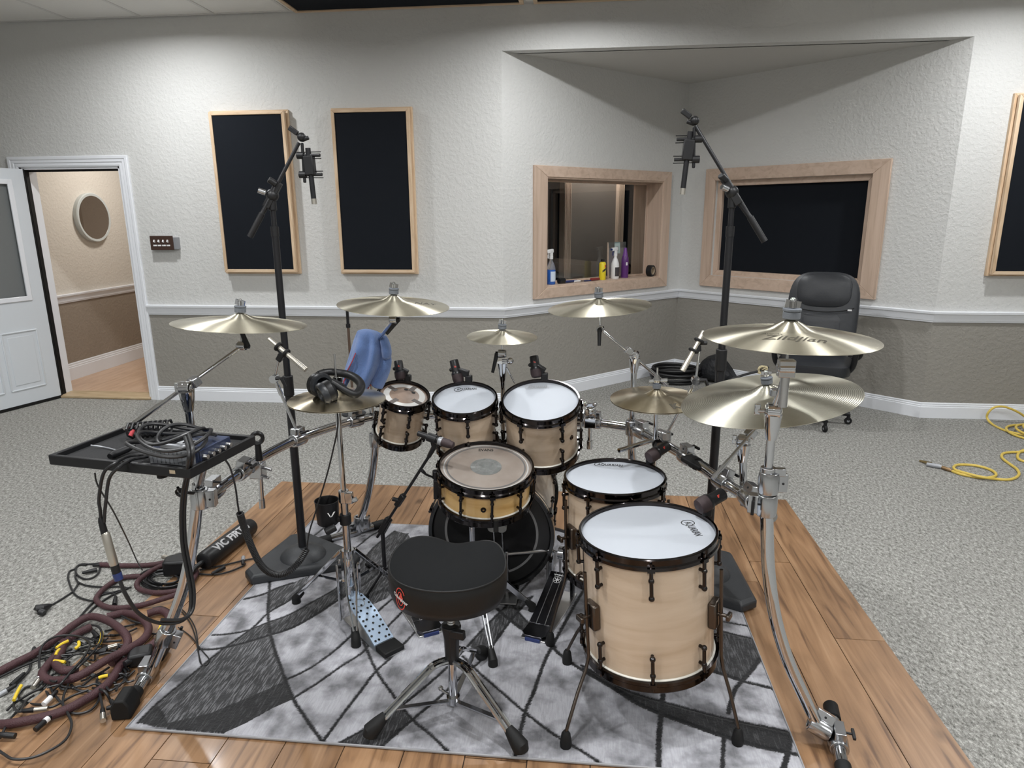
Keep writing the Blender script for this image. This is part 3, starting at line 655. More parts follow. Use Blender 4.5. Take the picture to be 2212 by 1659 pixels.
# switch plate
t = thing('light_switch_plate', 'brown four-gang light switch plate beside the door', 'light switch', (-3.59, WY, 1.40))
mb = MB(); slab(mb, FB, -3.66, -3.452, 1.352, 1.448, -.045, 0); part('surface_box', mb, M_GREYM, t)
mb = MB(); slab(mb, FB, -3.69, -3.483, 1.342, 1.462, -.052, -.044); part('plate', mb, M_WBROWN, t, bevel=.002)
for k in range(4):
    x = -3.662+.04*k+.014
    mb = MB(); mb.bar((x, WY-.05, 1.413), (x, WY-.064, 1.421), .009, .02); part('toggle', mb, M_WHT, t)
    mb = MB(); slab(mb, FB, x-.016, x+.016, 1.375, 1.388, -.0535, -.051); part('name_strip', mb, M_WHT, t)
# ------------------------------------------------------------------ things on the window sill
SZ = W1[2]+.0185
def sill(px, py, dep=.075):
    s, _ = onw(FL, px, py, dep); return FL @ Vector((s, dep, SZ))
FLR = FL.to_3x3()
def spray(px, py, lab, body, liquid, head, trig, h, label_m, print_m):
    P = sill(px, py); t = thing('spray_bottle', lab, 'bottle', P, FLR)
    k = h/.30
    pr = [(.001, 0), (.036, 0), (.039, .006), (.039, .12), (.036, .145), (.024, .18), (.014, .20), (.013, .215)]
    if liquid is not body:
        part('body', MB().lathe([(r*k, z*k) for r, z in pr[:4]]+[(.038*k, .125*k), (.001, .125*k)], 20), liquid, t, local=True)
        part('upper_body', MB().lathe([(.0385*k, .124*k), (.036*k, .145*k), (.024*k, .18*k), (.014*k, .20*k), (.013*k, .215*k)], 20), body, t, local=True)
    else: part('body', MB().lathe([(r*k, z*k) for r, z in pr], 20), body, t, local=True)
    part('collar', MB().lathe([(.017*k, .212*k), (.018*k, .235*k), (.012*k, .24*k)], 16), head, t, local=True)
    mb = MB().box((-.002*k, 0, .258*k), (.03*k, .026*k, .045*k)); mb.bar((.02*k, 0, .283*k), (-.05*k, 0, .276*k), .026*k, .03*k); part('sprayer_head', mb, head, t, local=True, bevel=.004)
    part('trigger', MB().tube([(-.026*k, 0, .265*k), (-.036*k, 0, .245*k), (-.034*k, 0, .22*k)], .006*k, 8), trig, t, local=True)
    part('nozzle', MB().cyl((-.048*k, 0, .277*k), (-.062*k, 0, .277*k), .011*k), trig, t, local=True)
    V, F = [], []
    for i in range(9):
        a = -PI/2-.8+1.6*i/8
        V += [(.0396*k*math.cos(a), .0396*k*math.sin(a), .025*k), (.0396*k*math.cos(a), .0396*k*math.sin(a), .11*k)]
        if i: F.append((2*i-2, 2*i, 2*i+1, 2*i-1))
    l = part('paper_label', MB().add(V, F), label_m, t, local=True)
    V = [(.0399*k*math.cos(-PI/2+a), .0399*k*math.sin(-PI/2+a), z*k) for a in (-.45, .45) for z in (.04, .06)]
    part('printed_band', MB().add(V, [(0, 2, 3, 1)]), print_m, l, local=True)
spray(1190, 614, 'clear spray bottle with blue cleaner at the left end of the window sill', M_CLRP, M_BLUE, M_WHT, M_WHT, .31, mat('pale_blue_label', (.62, .72, .85), .5), M_WHT)
spray(1328, 600, 'white spray bottle with blue trigger and dark label on the window sill', M_WHT, M_WHT, M_WHT, M_NAVY, .30, mat('dark_oval_label', (.05, .045, .05), .4), mat('amber_print', (.4, .18, .05), .5))
P = sill(1301, 602); t = thing('cleaner_can', 'yellow oil can with black cap on the window sill', 'can', P, FLR)
b_ = part('can', MB().lathe([(.001, 0), (.031, 0), (.032, .004), (.032, .15), (.026, .162), (.016, .168)], 20), M_YELP, t, local=True)
part('cap', MB().lathe([(.016, .166), (.017, .19), (.001, .191)], 16), M_BLK, t, local=True)
V = [(.0325*math.cos(-PI/2+a), .0325*math.sin(-PI/2+a), z+a*.02) for a in (-.8, -.4, 0, .4, .8) for z in (.085, .105)]
part('black_band', MB().add(V, [(2*i, 2*i+2, 2*i+3, 2*i+1) for i in range(4)]), M_INK, b_, local=True)
V = [(.0325*math.cos(-PI/2+a), .0325*math.sin(-PI/2+a), z) for a in (-.1, .3, .7) for z in (.115, .14)]
part('red_mark', MB().add(V, [(2*i, 2*i+2, 2*i+3, 2*i+1) for i in range(2)]), M_REDL, b_, local=True)
P = sill(1349, 597, .09); t = thing('cleaner_bottle', 'dark purple bottle with pointed cap on the window sill', 'bottle', P, FLR)
part('bottle', MB().lathe([(.001, 0), (.034, 0), (.036, .01), (.036, .15), (.034, .19), (.026, .21)], 20), M_PURP, t, local=True)
part('cap', MB().lathe([(.026, .208), (.024, .22), (.018, .25), (.014, .285), (.001, .287)], 18), mat('violet_cap', (.16, .05, .26), .3), t, local=True)
V = [(.0365*math.cos(-PI/2+a), .0365*math.sin(-PI/2+a), z) for a in (-.55, -.3, -.05) for z in (.12, .15)]
part('round_mark', MB().add(V, [(2*i, 2*i+2, 2*i+3, 2*i+1) for i in range(2)]), M_WHT, t, local=True)
P = sill(1334, 600, .155); t = thing('glass_sheet', 'small glass sheet with paper label leaning on the window pane', 'glass sheet', P, FLR)
R = Matrix.Rotation(-.07, 3, 'X')
part('sheet', MB().box(R @ Vector((0, 0, .17)), (.25, .006, .34), R), M_CLRP, t, local=True)
part('wooden_edge', MB().box(R @ Vector((-.128, 0, .17)), (.012, .012, .34), R), M_ALDER, t, local=True)
pl = part('paper_label', MB().box(R @ Vector((0, -.005, .285)), (.075, .002, .11), R), mat('pale_green_paper', (.42, .52, .50), .7), t, local=True)
part('print', MB().box(R @ Vector((0, -.0065, .275)), (.03, .001, .045), R), M_GREYP, pl, local=True)
P = sill(1405, 596, .012); t = thing('tape_roll', 'black gaffer tape roll standing at the right end of the window sill', 'tape', P, FLR)
TR = TM((0, 0, .0555), zrot((.25, -1, 0)))
part('tape', MB().lathe([(.037, -.026), (.055, -.026), (.055, .026), (.037, .026)], 36, TR, closed=True), M_BLK, t, local=True)
part('core', MB().lathe([(.034, -.027), (.0375, -.027), (.0375, .027), (.034, .027)], 36, TR, closed=True), M_TAN, t, local=True)
def tool(name, lab, p0, p1, parts_):
    a = sill(*p0, .05); b = sill(*p1, .06); t = thing(name, lab, 'tool', a); d = (b-a)
    up = Vector((0, 0, 1))
    for nm, u0, u1, r0, r1, m in parts_:
        rr = max(r0, r1)
        part(nm, MB().cyl(a+d*u0+up*(rr+.0005), a+d*u1+up*(rr+.0005), r0, r1, 12), m, t)
tool('brush', 'black-headed brush with blue handle on the window sill', (1207, 612), (1246, 607), [('head', 0, .3, .024, .022, M_BLK), ('handle', .3, 1, .012, .009, M_NAVY)])
tool('putty_knife', 'cream-handled scraper lying behind the blue brush', (1240, 609), (1266, 603), [('handle', 0, .5, .009, .008, M_WHT), ('blade', .5, 1.15, .006, .006, M_STEEL)])
tool('screwdriver', 'screwdriver with dark red and black handle on the sill', (1262, 606), (1294, 600), [('shaft', 0, .45, .005, .005, M_NAVY), ('handle', .45, 1, .013, .012, M_REDP)])
# ------------------------------------------------------------------ office chair
cx, cy = 1.815, 5.42; R = RZ(math.radians(-22))
ch = thing('office_chair', 'black leather office chair parked at the alcove wall', 'chair', (cx, cy, 0), R)
def cushion(w, d, h, n=10, ex=5, top=0):
    """rounded slab around the origin, superellipse outline"""
    mb = MB(); V = []; rows = []
    prof = [(.90, -h/2), (.985, -h*.36), (1, 0), (.985, h*.36), (.90, h/2), (.6, h/2+top*.8), (.02, h/2+top)]
    for (k, z) in prof:
        row = []
        for i in range(40):
            a = 2*PI*i/40; c, s = math.cos(a), math.sin(a)
            row.append((w/2*k*math.copysign(abs(c)**(2/ex), c), d/2*k*math.copysign(abs(s)**(2/ex), s), z))
        rows.append(row)
    V = [p for r_ in rows for p in r_]
    F = [(i*40+k, i*40+(k+1) % 40, (i+1)*40+(k+1) % 40, (i+1)*40+k) for i in range(len(prof)-1) for k in range(40)]
    F += [tuple(range(39, -1, -1)), tuple(range((len(prof)-1)*40, len(prof)*40))]
    return mb.add(V, F)
part('seat', cushion(.53, .52, .10, top=.02).xf(TM((0, -.02, .47))), M_LEATH, ch, local=True)
BR = Matrix.Rotation(math.radians(78), 3, 'X')
bk = part('backrest', cushion(.53, .68, .09, ex=3.6, top=.015).xf(TM((0, .25, .83), BR)), M_LEATH, ch, local=True)
part('head_cushion', cushion(.40, .27, .05, ex=3.2, top=.012).xf(TM((0, .245, 1.02), BR)), M_LEATH, bk, local=True)
part('lumbar_cushion', cushion(.30, .32, .04, ex=4, top=.006).xf(TM((0, .180, .70), BR)), M_LEATH, bk, local=True)
V = spline([(-.23, .165, .90), (-.15, .158, .875), (0, .15, .862), (.15, .158, .875), (.23, .165, .90)], 6)
part('seam', MB().tube(V, .004, 6), M_RUB, bk, local=True)
part('white_tag', MB().box((.2, .155, .885), (.03, .003, .012)), M_WHT, bk, local=True)
for s in (-1, 1):
    V = spline([(s*.23, .20, .50), (s*.30, .16, .52), (s*.315, .13, .60), (s*.31, .10, .665), (s*.30, -.05, .675), (s*.295, -.17, .655), (s*.285, -.2, .60), (s*.27, -.16, .50), (s*.22, -.12, .43)], 6)
    part('armrest', MB().tube(V, .021, 10), M_BLK, ch, local=True)
part('under_plate', MB().box((0, 0, .40), (.28, .30, .05)), M_BLK, ch, local=True, bevel=.01)
part('gas_column', MB().cyl((0, 0, .09), (0, 0, .40), .027), M_BLKM, ch, local=True)
wheel = MB().lathe([(.001, -.011), (.026, -.011), (.028, -.006), (.028, .006), (.026, .011), (.001, .011)], 20).mesh('wheel'); wheel.materials.append(M_RUB)
hubm = MB().lathe([(.001, -.0125), (.010, -.0125), (.010, .0125), (.001, .0125)], 14).mesh('wheel_hub'); hubm.materials.append(M_GREYM)
for k in range(5):
    a = math.radians(-62+72*k); d = Vector((math.cos(a), math.sin(a), 0))
    V = [(d*.03+Vector((0, 0, .105))), (d*.16+Vector((0, 0, .10))), (d*.29+Vector((0, 0, .082)))]
    sp = part('base_spoke', MB().tube(V, [.032, .026, .018], 10), M_BLK, ch, local=True)
    part('caster_fork', MB().cyl(d*.285+Vector((0, 0, .03)), d*.285+Vector((0, 0, .085)), .013), M_BLK, sp, local=True)
    Mx = TM(d*.285+Vector((0, 0, .029))+Vector((-d.y, d.x, 0))*.0, zrot((-d.y, d.x, 0)))
    o = inst('wheel', wheel, sp, Mx); 
    if k in (0, 1, 4): inst('wheel_hub', hubm, sp, Mx)
# cable tied near the chair
mb = MB().tube(spline([at(1660, 792, y=5.16), at(1645, 800, y=5.16), at(1600, 812, y=5.2), at(1568, 828, y=5.25), at(1545, 870, z=.012), at(1500, 878, z=.012)], 8), .010, 8)
t = thing('tied_cable', 'black cable tied with tan twine hanging from the office chair', 'cable', at(1545, 870, z=0))
part('cable', mb, M_CABLE, t)
mb = MB(); c0 = at(1647, 799, y=5.16)
for k in range(6):
    mb.tube([c0+Vector((.028*math.cos(a+k)*1.1, .02*math.sin(a), .026*math.sin(a+k*1.7))) for a in [2*PI*i/14 for i in range(14)]], .005, 6, closed=True)
part('twine', mb, mat('tan_twine', (.52, .45, .28), .9), t)
# ------------------------------------------------------------------ corner of the alcove: coil and bag
t = thing('cable_coil', 'coil of thick black cable in the alcove corner', 'cable', (.92, 6.70, 0))
for k in range(11):
    r = .19+.012*(k % 4)+random.uniform(-.01, .012); z = .016+.0125*k
    o_ = (random.uniform(-.02, .02), random.uniform(-.02, .02))
    part('loop', MB().tube([(.92+o_[0]+(r*1.05)*math.cos(a), 6.70+o_[1]+r*.85*math.sin(a), max(.0135, z+.006*math.sin(a*2+k))) for a in [2*PI*i/40 for i in range(40)]], .0125, 8, closed=True), M_CABLE, t)
mb = MB(); bm_ = []
for (y_, w_, h_, zb) in ((0, .10, .08, .0), (.06, .17, .20, .0), (.16, .19, .27, 0), (.26, .19, .23, 0), (.36, .17, .12, 0), (.43, .12, .04, 0)):
    bm_.append([(w_*math.copysign(abs(math.cos(a))**.6, math.cos(a)), y_+.02*math.sin(3*a), zb+.004+h_/2+h_/2*math.copysign(abs(math.sin(a))**.7, math.sin(a))) for a in [2*PI*i/20 for i in range(20)]])
mb.add([p for r_ in bm_ for p in r_], [(i*20+k, i*20+(k+1) % 20, (i+1)*20+(k+1) % 20, (i+1)*20+k) for i in range(5) for k in range(20)]+[tuple(range(19, -1, -1)), tuple(range(100, 120))])
Rb = RZ(math.radians(-118)); bl = Vector((1.17, 6.86, 0))
t = thing('stuff_bag', 'slumped black cloth bag with white marks beside the cable coil', 'bag', bl, Rb)
bag = part('bag_body', mb, mat('black_bag_cloth', (.012, .013, .016), .6, bump=(14, .8, .03)), t, local=True, sub=1)
for k in range(3):
    part('white_mark', MB().box((-.17-.0, .2+.025*k, .215-.012*k), (.05, .012, .003), Matrix.Rotation(-.75, 3, 'Y')), M_WHT, bag, local=True)
# slim stand against the wall
b0 = at(757, 781, y=5.3); t = thing('slim_stand', 'slim brown stand pole with black collar standing behind the towel', 'stand', (b0.x, 5.3, 0))
part('pole', MB().cyl((b0.x, 5.3, .02), (b0.x, 5.3, .74), .011), mat('brown_pole', (.16, .11, .085), .35, .6), t)
part('collar', MB().cyl((b0.x, 5.3, .735), (b0.x, 5.3, .765), .018), M_BLK, t)
part('upper_pole', MB().cyl((b0.x, 5.3, .765), (b0.x, 5.3, .87), .012), M_BLKM, t)
part('base', MB().lathe([(.001, .0), (.10, 0), (.10, .012), (.02, .03), (.001, .03)], 24, TM((b0.x, 5.3, 0))), M_IRON, t)
# ------------------------------------------------------------------ yellow air hose
def yh(zx, zy, z=.0085): return at(1960+zx*.12057, 860+zy*.12057, z=z)
t = thing('air_hose', 'yellow air hose with blow nozzle looping over the carpet', 'hose', yh(1200, 1300, 0))
path = [(800,1305),(950,1360),(1150,1402),(1350,1428),(1530,1412),(1590,1370),(1540,1310),(1400,1250),(1200,1205),(1000,1190),(880,1200),(830,1240),(870,1290),(1000,1330),(1200,1385),(1400,1425),(1600,1450),(1800,1460),(1930,1430),(2000,1360),(1960,1270),(1850,1190),(1740,1110),(1690,1050),(1720,990),(1850,970),(2000,965),(2110,940),(2260,860),(2420,900),(2430,1040),(2260,1150),(2110,1135),(2000,1095),(1975,1030),(2020,960),(2110,925),(2500,800),(2600,700),(2400,700),(2200,685),(2090,660),(1900,620),(1700,560),(1520,465)]
P = [yh(*p, .0085+(.012 if 11 <= i <= 15 else 0)) for i, p in enumerate(path)]
for (zx, zy) in ((1430, 360), (1450, 260), (1550, 170), (1700, 150), (1850, 190), (2000, 260), (2120, 340)): P.append(at(1960+zx*.12057, 860+zy*.12057, y=5.50))
P += [at(2225, 905, y=5.42)]
part('hose', MB().tube(spline(P, 6), .0085, 8), M_YEL, t)
for k in range(5):
    r = .30-.045*k; c0 = Vector((3.50, 5.20, .009+.016*(k % 3)))
    part('hose_coil', MB().tube([c0+Vector((r*math.cos(a)+.02*math.sin(k), r*.8*math.sin(a), .004*math.sin(3*a)+.004)) for a in [2*PI*i/36 for i in range(36)]], .0085, 8, closed=True), M_YEL, t)
part('fitting', MB().tube([yh(800, 1305), yh(750, 1285, .012), yh(615, 1238, .012)], [.008, .013, .012], 10), mat('worn_bronze_fitting', (.30, .2, .11), .45, .9), t)
part('nozzle_body', MB().tube([yh(615, 1238, .013), yh(560, 1222, .014), yh(345, 1185, .013)], [.012, .016, .014], 10), M_GREYM, t)
part('nozzle_tip', MB().tube([yh(425, 1172, .018), yh(225, 1122, .008)], [.010, .007], 10), M_BRASS, t)
# ================================================================== DRUMS
def head_text(parent, s, size, pos, rz, m, ring=True, z=.0006, shear=0):
    R4 = TM((pos[0], pos[1], z), RZ(rz))
    mb = text_mb(s, size, shear, size*.012); wx_ = .62 if ring else .74
    for v in mb.v: v.x *= wx_
    hw = max(v.x for v in mb.v)
    mb.xf(R4); o = part('maker_print', mb, m, parent, local=True, smooth=False)
    if ring:
        x0 = -hw+size*.18; mb = MB(); V, F = arc2(x0, 0, size*.62, size*.09, .75, 2*PI-.85, 28); mb.add([R4 @ Vector(v) for v in V], F)
        part('print_ring', mb, m, parent, local=True, smooth=False)
LUGM = {}
def lug_mesh(key, L, up, m, full=None):
    """tube lug in drum space at +X: origin on the shell under the hoop; up=+1 for a top lug (hangs below its hoop)"""
    if key in LUGM: return LUGM[key]
    mb = MB(); s = -up; x = .017
    if full: # full length lug of a snare
        mb.cyl((x, 0, 0), (x, 0, -full), .0052, n=10)
        for z in (-.022, -full+.022): mb.cyl((-.002, 0, z), (x, 0, z), .005, n=8); mb.ball((x, 0, z), .0078, 10)
    else:
        mb.cyl((x, 0, s*-.004), (x, 0, s*L), .0058, n=10)
        for z in (.028, L-.004): mb.cyl((-.002, 0, s*z), (x, 0, s*z), .0055, n=8); mb.ball((x, 0, s*z), .0092, 10)
    mb.box((x-.002, 0, s*-.006), (.018, .022, .013)); mb.cyl((x, 0, s*-.012), (x, 0, s*-.026), .0038, n=8)
    me = mb.mesh(key); me.materials.append(m); LUGM[key] = me; return me
def drum(name, lab, cat, top, tilt, R, Rh, H, nl, off, shell_m, head_m, group=None, full=False, hoop_m=M_BNI, ll=.085):
    """top = centre of the batter hoop's upper rim, H = overall height hoop to hoop"""
    n = Vector((tilt[0], tilt[1], 1)).normalized(); base = Vector(top)-n*H
    x = Vector((-base.x, -base.y, 0)); x = (x-n*x.dot(n)).normalized(); y = n.cross(x); Rm = Matrix((x, y, n)).transposed()   # local +X looks toward the drummer's side
    t = thing(name, lab, cat, base, Rm, group)
    hh = .035; zt, zb = H-.012, .012
    part('shell', MB().lathe([(R-.008, zb), (R, zb), (R, zt-.002), (R-.008, zt-.002)], 64, closed=True), shell_m, t, local=True)
    hd = part('batter_head', MB().lathe([(1e-5, zt), (R-.004, zt), (R+.004, zt-.003), (R+.006, zt-.014)], 64), head_m, t, local=True)
    part('resonant_head', MB().lathe([(R+.0055, zb+.012), (R+.005, zb), (R-.004, zb-.003), (1e-5, zb-.003)], 64), M_HEAD, t, local=True)
    prof = [(R+.003, H-.004), (R+.005, H), (Rh-.002, H), (Rh, H-.003), (Rh-.001, H-.020), (Rh+.003, H-.025), (Rh+.003, H-hh), (R+.006, H-hh), (R+.004, H-.022)]
    part('top_hoop', MB().lathe(prof, 72, closed=True), hoop_m, t, local=True, ang=30)
    part('bottom_hoop', MB().lathe([(r, H-z) for r, z in prof], 72, closed=True), hoop_m, t, local=True, ang=30)
    part('lower_rim_edge', MB().lathe([(R+.0005, hh-.004), (R+.006, hh-.004), (R+.006, hh+.002), (R+.0005, hh+.004)], 64, closed=True), M_EDGE, t, local=True)
    for k in range(nl):
        a = off+2*PI*k/nl; Rk = RZ(a)
        if full:
            inst('lug', lug_mesh('lug_full%.3f' % H, 0, 1, hoop_m, H-2*hh), t, TM(Rk @ Vector((R, 0, H-hh)), Rk))
        else:
            inst('top_lug', lug_mesh('toplug%.3f' % ll, ll, 1, hoop_m), t, TM(Rk @ Vector((R, 0, H-hh)), Rk))
            inst('bottom_lug', lug_mesh('botlug%.3f' % ll, ll, -1, hoop_m), t, TM(Rk @ Vector((R, 0, hh)), Rk))
    return t, hd, zt
def vent(t, R, a, z):
    Rk = RZ(a); part('vent_grommet', MB().lathe([(.004, .004), (.0095, .004), (.011, 0), (.004, -.001)], 20, TM(Rk @ Vector((R, 0, z)), Rk @ zrot((1, 0, 0))), closed=True), M_BNI, t, local=True)
GT = 'rack toms with natural maple shells'
t8, h8, z8 = drum('rack_tom', 'smallest maple rack tom with worn clear head and white ring', 'drum', (-.778, 2.833, .855), (.243, -.263), .1016, .114, .24, 6, .25, M_MAPLE, M_HEADT, GT, ll=.07)
part('white_ring', MB().lathe([(.066, z8+.0006), (.092, z8+.0006)], 48, cap=False), M_HEADW, h8, local=True, smooth=False)
for a in (.9, 2.6, 4.0, 5.6): part('grey_tape', MB().box((RZ(a) @ Vector((.07, 0, z8+.001))), (.045, .022, .0006), RZ(a)), mat('tape_grey%d' % int(a*10), (.12, .10, .09), .6), h8, local=True)
for a in (2.2, 3.0): part('dark_dot', MB().lathe([(1e-5, z8+.001), (.009, z8+.001)], 16, TM(RZ(a) @ Vector((.05, 0, 0)))), M_INK, h8, local=True, smooth=False)
vent(t8, .1016, -.85, .12)
t10, h10, z10 = drum('rack_tom', 'middle-sized maple rack tom with white head between the others', 'drum', (-.493, 2.738, .869), (.02, -.269), .127, .14, .255, 6, .05, M_MAPLE, M_HEAD, GT, ll=.075)
head_text(h10, 'AQUARIAN', .027, (-.086, .010), PI/2, M_INK, z=z10+.0008)
t12, h12, z12 = drum('rack_tom', 'largest maple rack tom, white head, below the upper right crash', 'drum', (-.169, 2.73, .870), (-.007, -.315), .1524, .1655, .276, 6, .53, M_MAPLE, M_HEAD, GT, ll=.08)
head_text(h12, 'AQUARIAN', .029, (-.112, -.01), PI/2, mat('pale_print', (.42, .43, .45), .5), z=z12+.0008)
vent(t12, .1524, .95, .14)
GF = 'floor toms with natural maple shells'
f14, h14, z14 = drum('floor_tom', 'rear maple floor tom, partly hidden behind the nearer one', 'drum', (.130, 2.417, .666), (-.022, .008), .178, .191, .40, 8, .30, M_MAPLE, M_HEAD, GF, ll=.085)
head_text(h14, 'AQUARIAN', .031, (-.135, -.02), PI/2-.1, M_INK, z=z14+.0008)
f16, h16, z16 = drum('floor_tom', 'near maple floor tom standing on three bent legs', 'drum', (.215, 2.001, .655), (-.057, .015), .2032, .2165, .436, 8, .08, M_MAPLE, M_HEAD, GF, ll=.088)
head_text(h16, 'AQUARIAN', .033, (-.03, .140), PI/2-1.25, M_INK, z=z16+.0008)
def ft_leg(t, top, R, ang, H, foot, zbr):
    """bracket on the shell, bent leg from above the bracket to a rubber foot (world coordinates for the foot)"""
    M = WM[t.name]; d = Vector((math.cos(ang), math.sin(ang), 0)); d_l = (M.to_3x3().inverted() @ d); d_l.z = 0; d_l.normalize()
    Rk = Matrix((d_l, Vector((0, 0, 1)).cross(d_l), Vector((0, 0, 1)))).transposed()
    br = part('leg_bracket', MB().box(d_l*(R+.012)+Vector((0, 0, zbr)), (.026, .058, .085), Rk), M_BRZ, t, local=True, bevel=.006)
    part('wing_bolt', MB().cyl(d_l*(R+.02)+Vector((0, 0, zbr)), d_l*(R+.062)+Vector((0, 0, zbr)), .006).box(d_l*(R+.056)+Vector((0, 0, zbr)), (.012, .034, .018), Rk), M_BRZ, br, local=True, bevel=.003)
    p0 = M @ (d_l*(R+.032)+Vector((0, 0, zbr+.15))); p1 = M @ (d_l*(R+.032)+Vector((0, 0, zbr-.16)))
    f_ = Vector((foot[0], foot[1], RUG+.05)); k = Vector((p1.x, p1.y, f_.z+.12)) if p1.z < f_.z+.12 else p1
    V = [p0, p0.lerp(k, .5), k+Vector((0, 0, .02))]+[k.lerp(f_, q)+Vector((0, 0, .012*math.sin(PI*q))) for q in (.12, .5, .85)]+[f_, f_-Vector((0, 0, .02))]
    part('leg', MB().tube(V, .0055, 10), M_BRZ, t)
    part('rubber_foot', MB().lathe([(.001, RUG), (.017, RUG), (.0185, RUG+.012), (.014, RUG+.045), (.008, RUG+.055)], 18, TM((foot[0], foot[1], 0))), M_RUB, t)
for foot, ang in (((-.027, 1.765), math.radians(-148)), ((.501, 1.828), math.radians(-28)), ((-.033, 2.167), math.radians(150))): ft_leg(f16, None, .2032, ang, .436, foot, .20)
for foot, ang in (((-.10, 2.27), math.radians(-150)), ((.40, 2.33), math.radians(-25)), ((.12, 2.70), math.radians(90))): ft_leg(f14, None, .178, ang, .40, foot, .19)
# snare drum
sn, hs_, zs = drum('snare_drum', 'amber maple snare drum with worn clear head in front of the throne', 'drum', (-.370, 2.498, .661), (.06, -.177), .178, .191, .168, 10, .12, M_AMBER, M_HEADC, full=True)
part('grey_dot', MB().lathe([(1e-5, zs+.0007), (.062, zs+.0007)], 40), M_GREYP, hs_, local=True, smooth=False)
part('dot_ring', MB().lathe([(.038, zs+.0011), (.042, zs+.0011)], 40, cap=False), mat('dark_ring_print', (.19, .19, .185), .4), hs_, local=True, smooth=False)
part('control_ring', MB().lathe([(.152, zs+.0007), (.158, zs+.0007)], 60, cap=False), mat('smoky_ring', (.12, .12, .12), .3), hs_, local=True, smooth=False)
part('outer_ring', MB().lathe([(.164, zs+.0007), (.169, zs+.0007)], 60, cap=False), mat('smoky_ring_pale', (.42, .42, .41), .3), hs_, local=True, smooth=False)
head_text(hs_, 'EVANS', .028, (-.130, .0), PI/2, M_INK, ring=False, z=zs+.001)
vent(sn, .178, -.05, .075)
part('snare_strainer', MB().box((.0, -.192, .06), (.05, .03, .085)).cyl((0, -.2, .10), (0, -.2, .135), .012).tube([(0, -.2, .10), (.02, -.235, .13), (.03, -.25, .155)], [.004, .005, .008], 8), M_BLKM, sn, local=True, bevel=.003)
part('butt_plate', MB().box((.0, .188, .06), (.045, .02, .05)), M_BLKM, sn, local=True, bevel=.003)
# snare stand
sc = Vector((-.425, 2.46, 0))
st = thing('snare_stand', 'chrome tripod stand carrying the amber snare', 'stand', (sc.x, sc.y, RUG))
part('post', MB().cyl(sc+Vector((0, 0, .10)), sc+Vector((0, 0, .41)), .0125).cyl(sc+Vector((0, 0, .39)), sc+Vector((.01, .01, .455)), .009), M_CHR, st)
snb = WM[sn.name] @ Vector((0, 0, -.004))
for a in (.2, 2.3, 4.4):
    e = WM[sn.name] @ Vector((.20*math.cos(a), .20*math.sin(a), .004)); r_ = snb+(e-snb)*.3+Vector((0, 0, -.02))
    arm = part('basket_arm', MB().tube([sc+Vector((.01, .01, .44)), r_, e+Vector((0, 0, -.006)), e+Vector((0, 0, .03))], .006, 8), M_CHR, st)
    part('rubber_grip', MB().cyl(e+Vector((0, 0, -.012)), e+Vector((0, 0, .034)), .010), M_RUB, arm)
for foot in ((-.301, 2.127), (-.185, 2.494), (-.715, 2.66)):
    f_ = Vector((foot[0], foot[1], RUG+.02)); d = (f_-sc); hub = sc+Vector((0, 0, .285)); lo = sc+Vector((0, 0, .12)); mid = hub.lerp(f_, .62)
    sd_ = Vector((-d.y, d.x, 0)).normalized()*.011
    part('leg', MB().bar(hub+sd_, f_+sd_*.4, .004, .02).bar(hub-sd_, f_-sd_*.4, .004, .02), M_CHRS, st)
    part('brace', MB().bar(lo, mid, .018, .004), M_CHRS, st)
    part('rubber_foot', MB().tube([hub.lerp(f_, .88), f_, f_-Vector((0, 0, .019))], [.011, .017, .018], 14), M_RUB, st)
part('leg_collar', MB().cyl(sc+Vector((0, 0, .27)), sc+Vector((0, 0, .31)), .02), M_CHRS, st); part('brace_collar', MB().cyl(sc+Vector((0, 0, .105)), sc+Vector((0, 0, .135)), .02), M_CHRS, st)
# bass drum, axis along Y
kx, ky, kz, KR = -.372, 2.63, .298, .254; KL = .44
KM = TM((kx, ky, kz), zrot((0, 1, .045), up=(1, 0, 0)))   # local z = drum axis away from the drummer
kd = thing('bass_drum', 'maple bass drum with black batter head under the rack toms', 'drum', (kx, ky+KL/2, RUG))
part('shell', MB().lathe([(KR-.008, .02), (KR, .02), (KR, KL-.02), (KR-.008, KL-.02)], 72, KM, closed=True), M_KICKW, kd)
hoop = [(KR+.001, -.012), (KR+.016, -.012), (KR+.017, .026), (KR+.001, .026)]
M_KHOOP = mat('black_lacquer_hoop', (.012, .012, .012), .2, coat=.5)
part('batter_hoop', MB().lathe(hoop, 72, KM, closed=True), M_KHOOP, kd)
part('front_hoop', MB().lathe([(r, KL-z) for r, z in hoop], 72, KM, closed=True), M_KHOOP, kd)
part('hoop_inlay', MB().lathe([(KR+.0165, .004), (KR+.0178, .004), (KR+.0178, .012), (KR+.0165, .012)], 72, KM, closed=True), M_MAPLE, kd)
bh = part('batter_head', MB().lathe([(1e-5, .004), (KR-.004, .004), (KR+.002, .010)], 72, KM), M_HEADK, kd)
part('painted_reflection_ring', MB().lathe([(KR-.062, .0030), (KR-.052, .0026)], 72, KM, cap=False), mat('grey_reflection_paint', (.20, .20, .20), .35), bh, smooth=False)  # pale reflection along the bearing edge, put in as a grey ring
part('black_ring', MB().lathe([(KR-.052, .0028), (KR-.006, .0028)], 72, KM, cap=False), mat('matte_black_ring', (.009, .009, .009), .35), bh, smooth=False)
part('front_head', MB().lathe([(KR+.002, KL-.01), (KR-.004, KL-.004), (1e-5, KL-.004)], 72, KM), M_HEADK, kd)
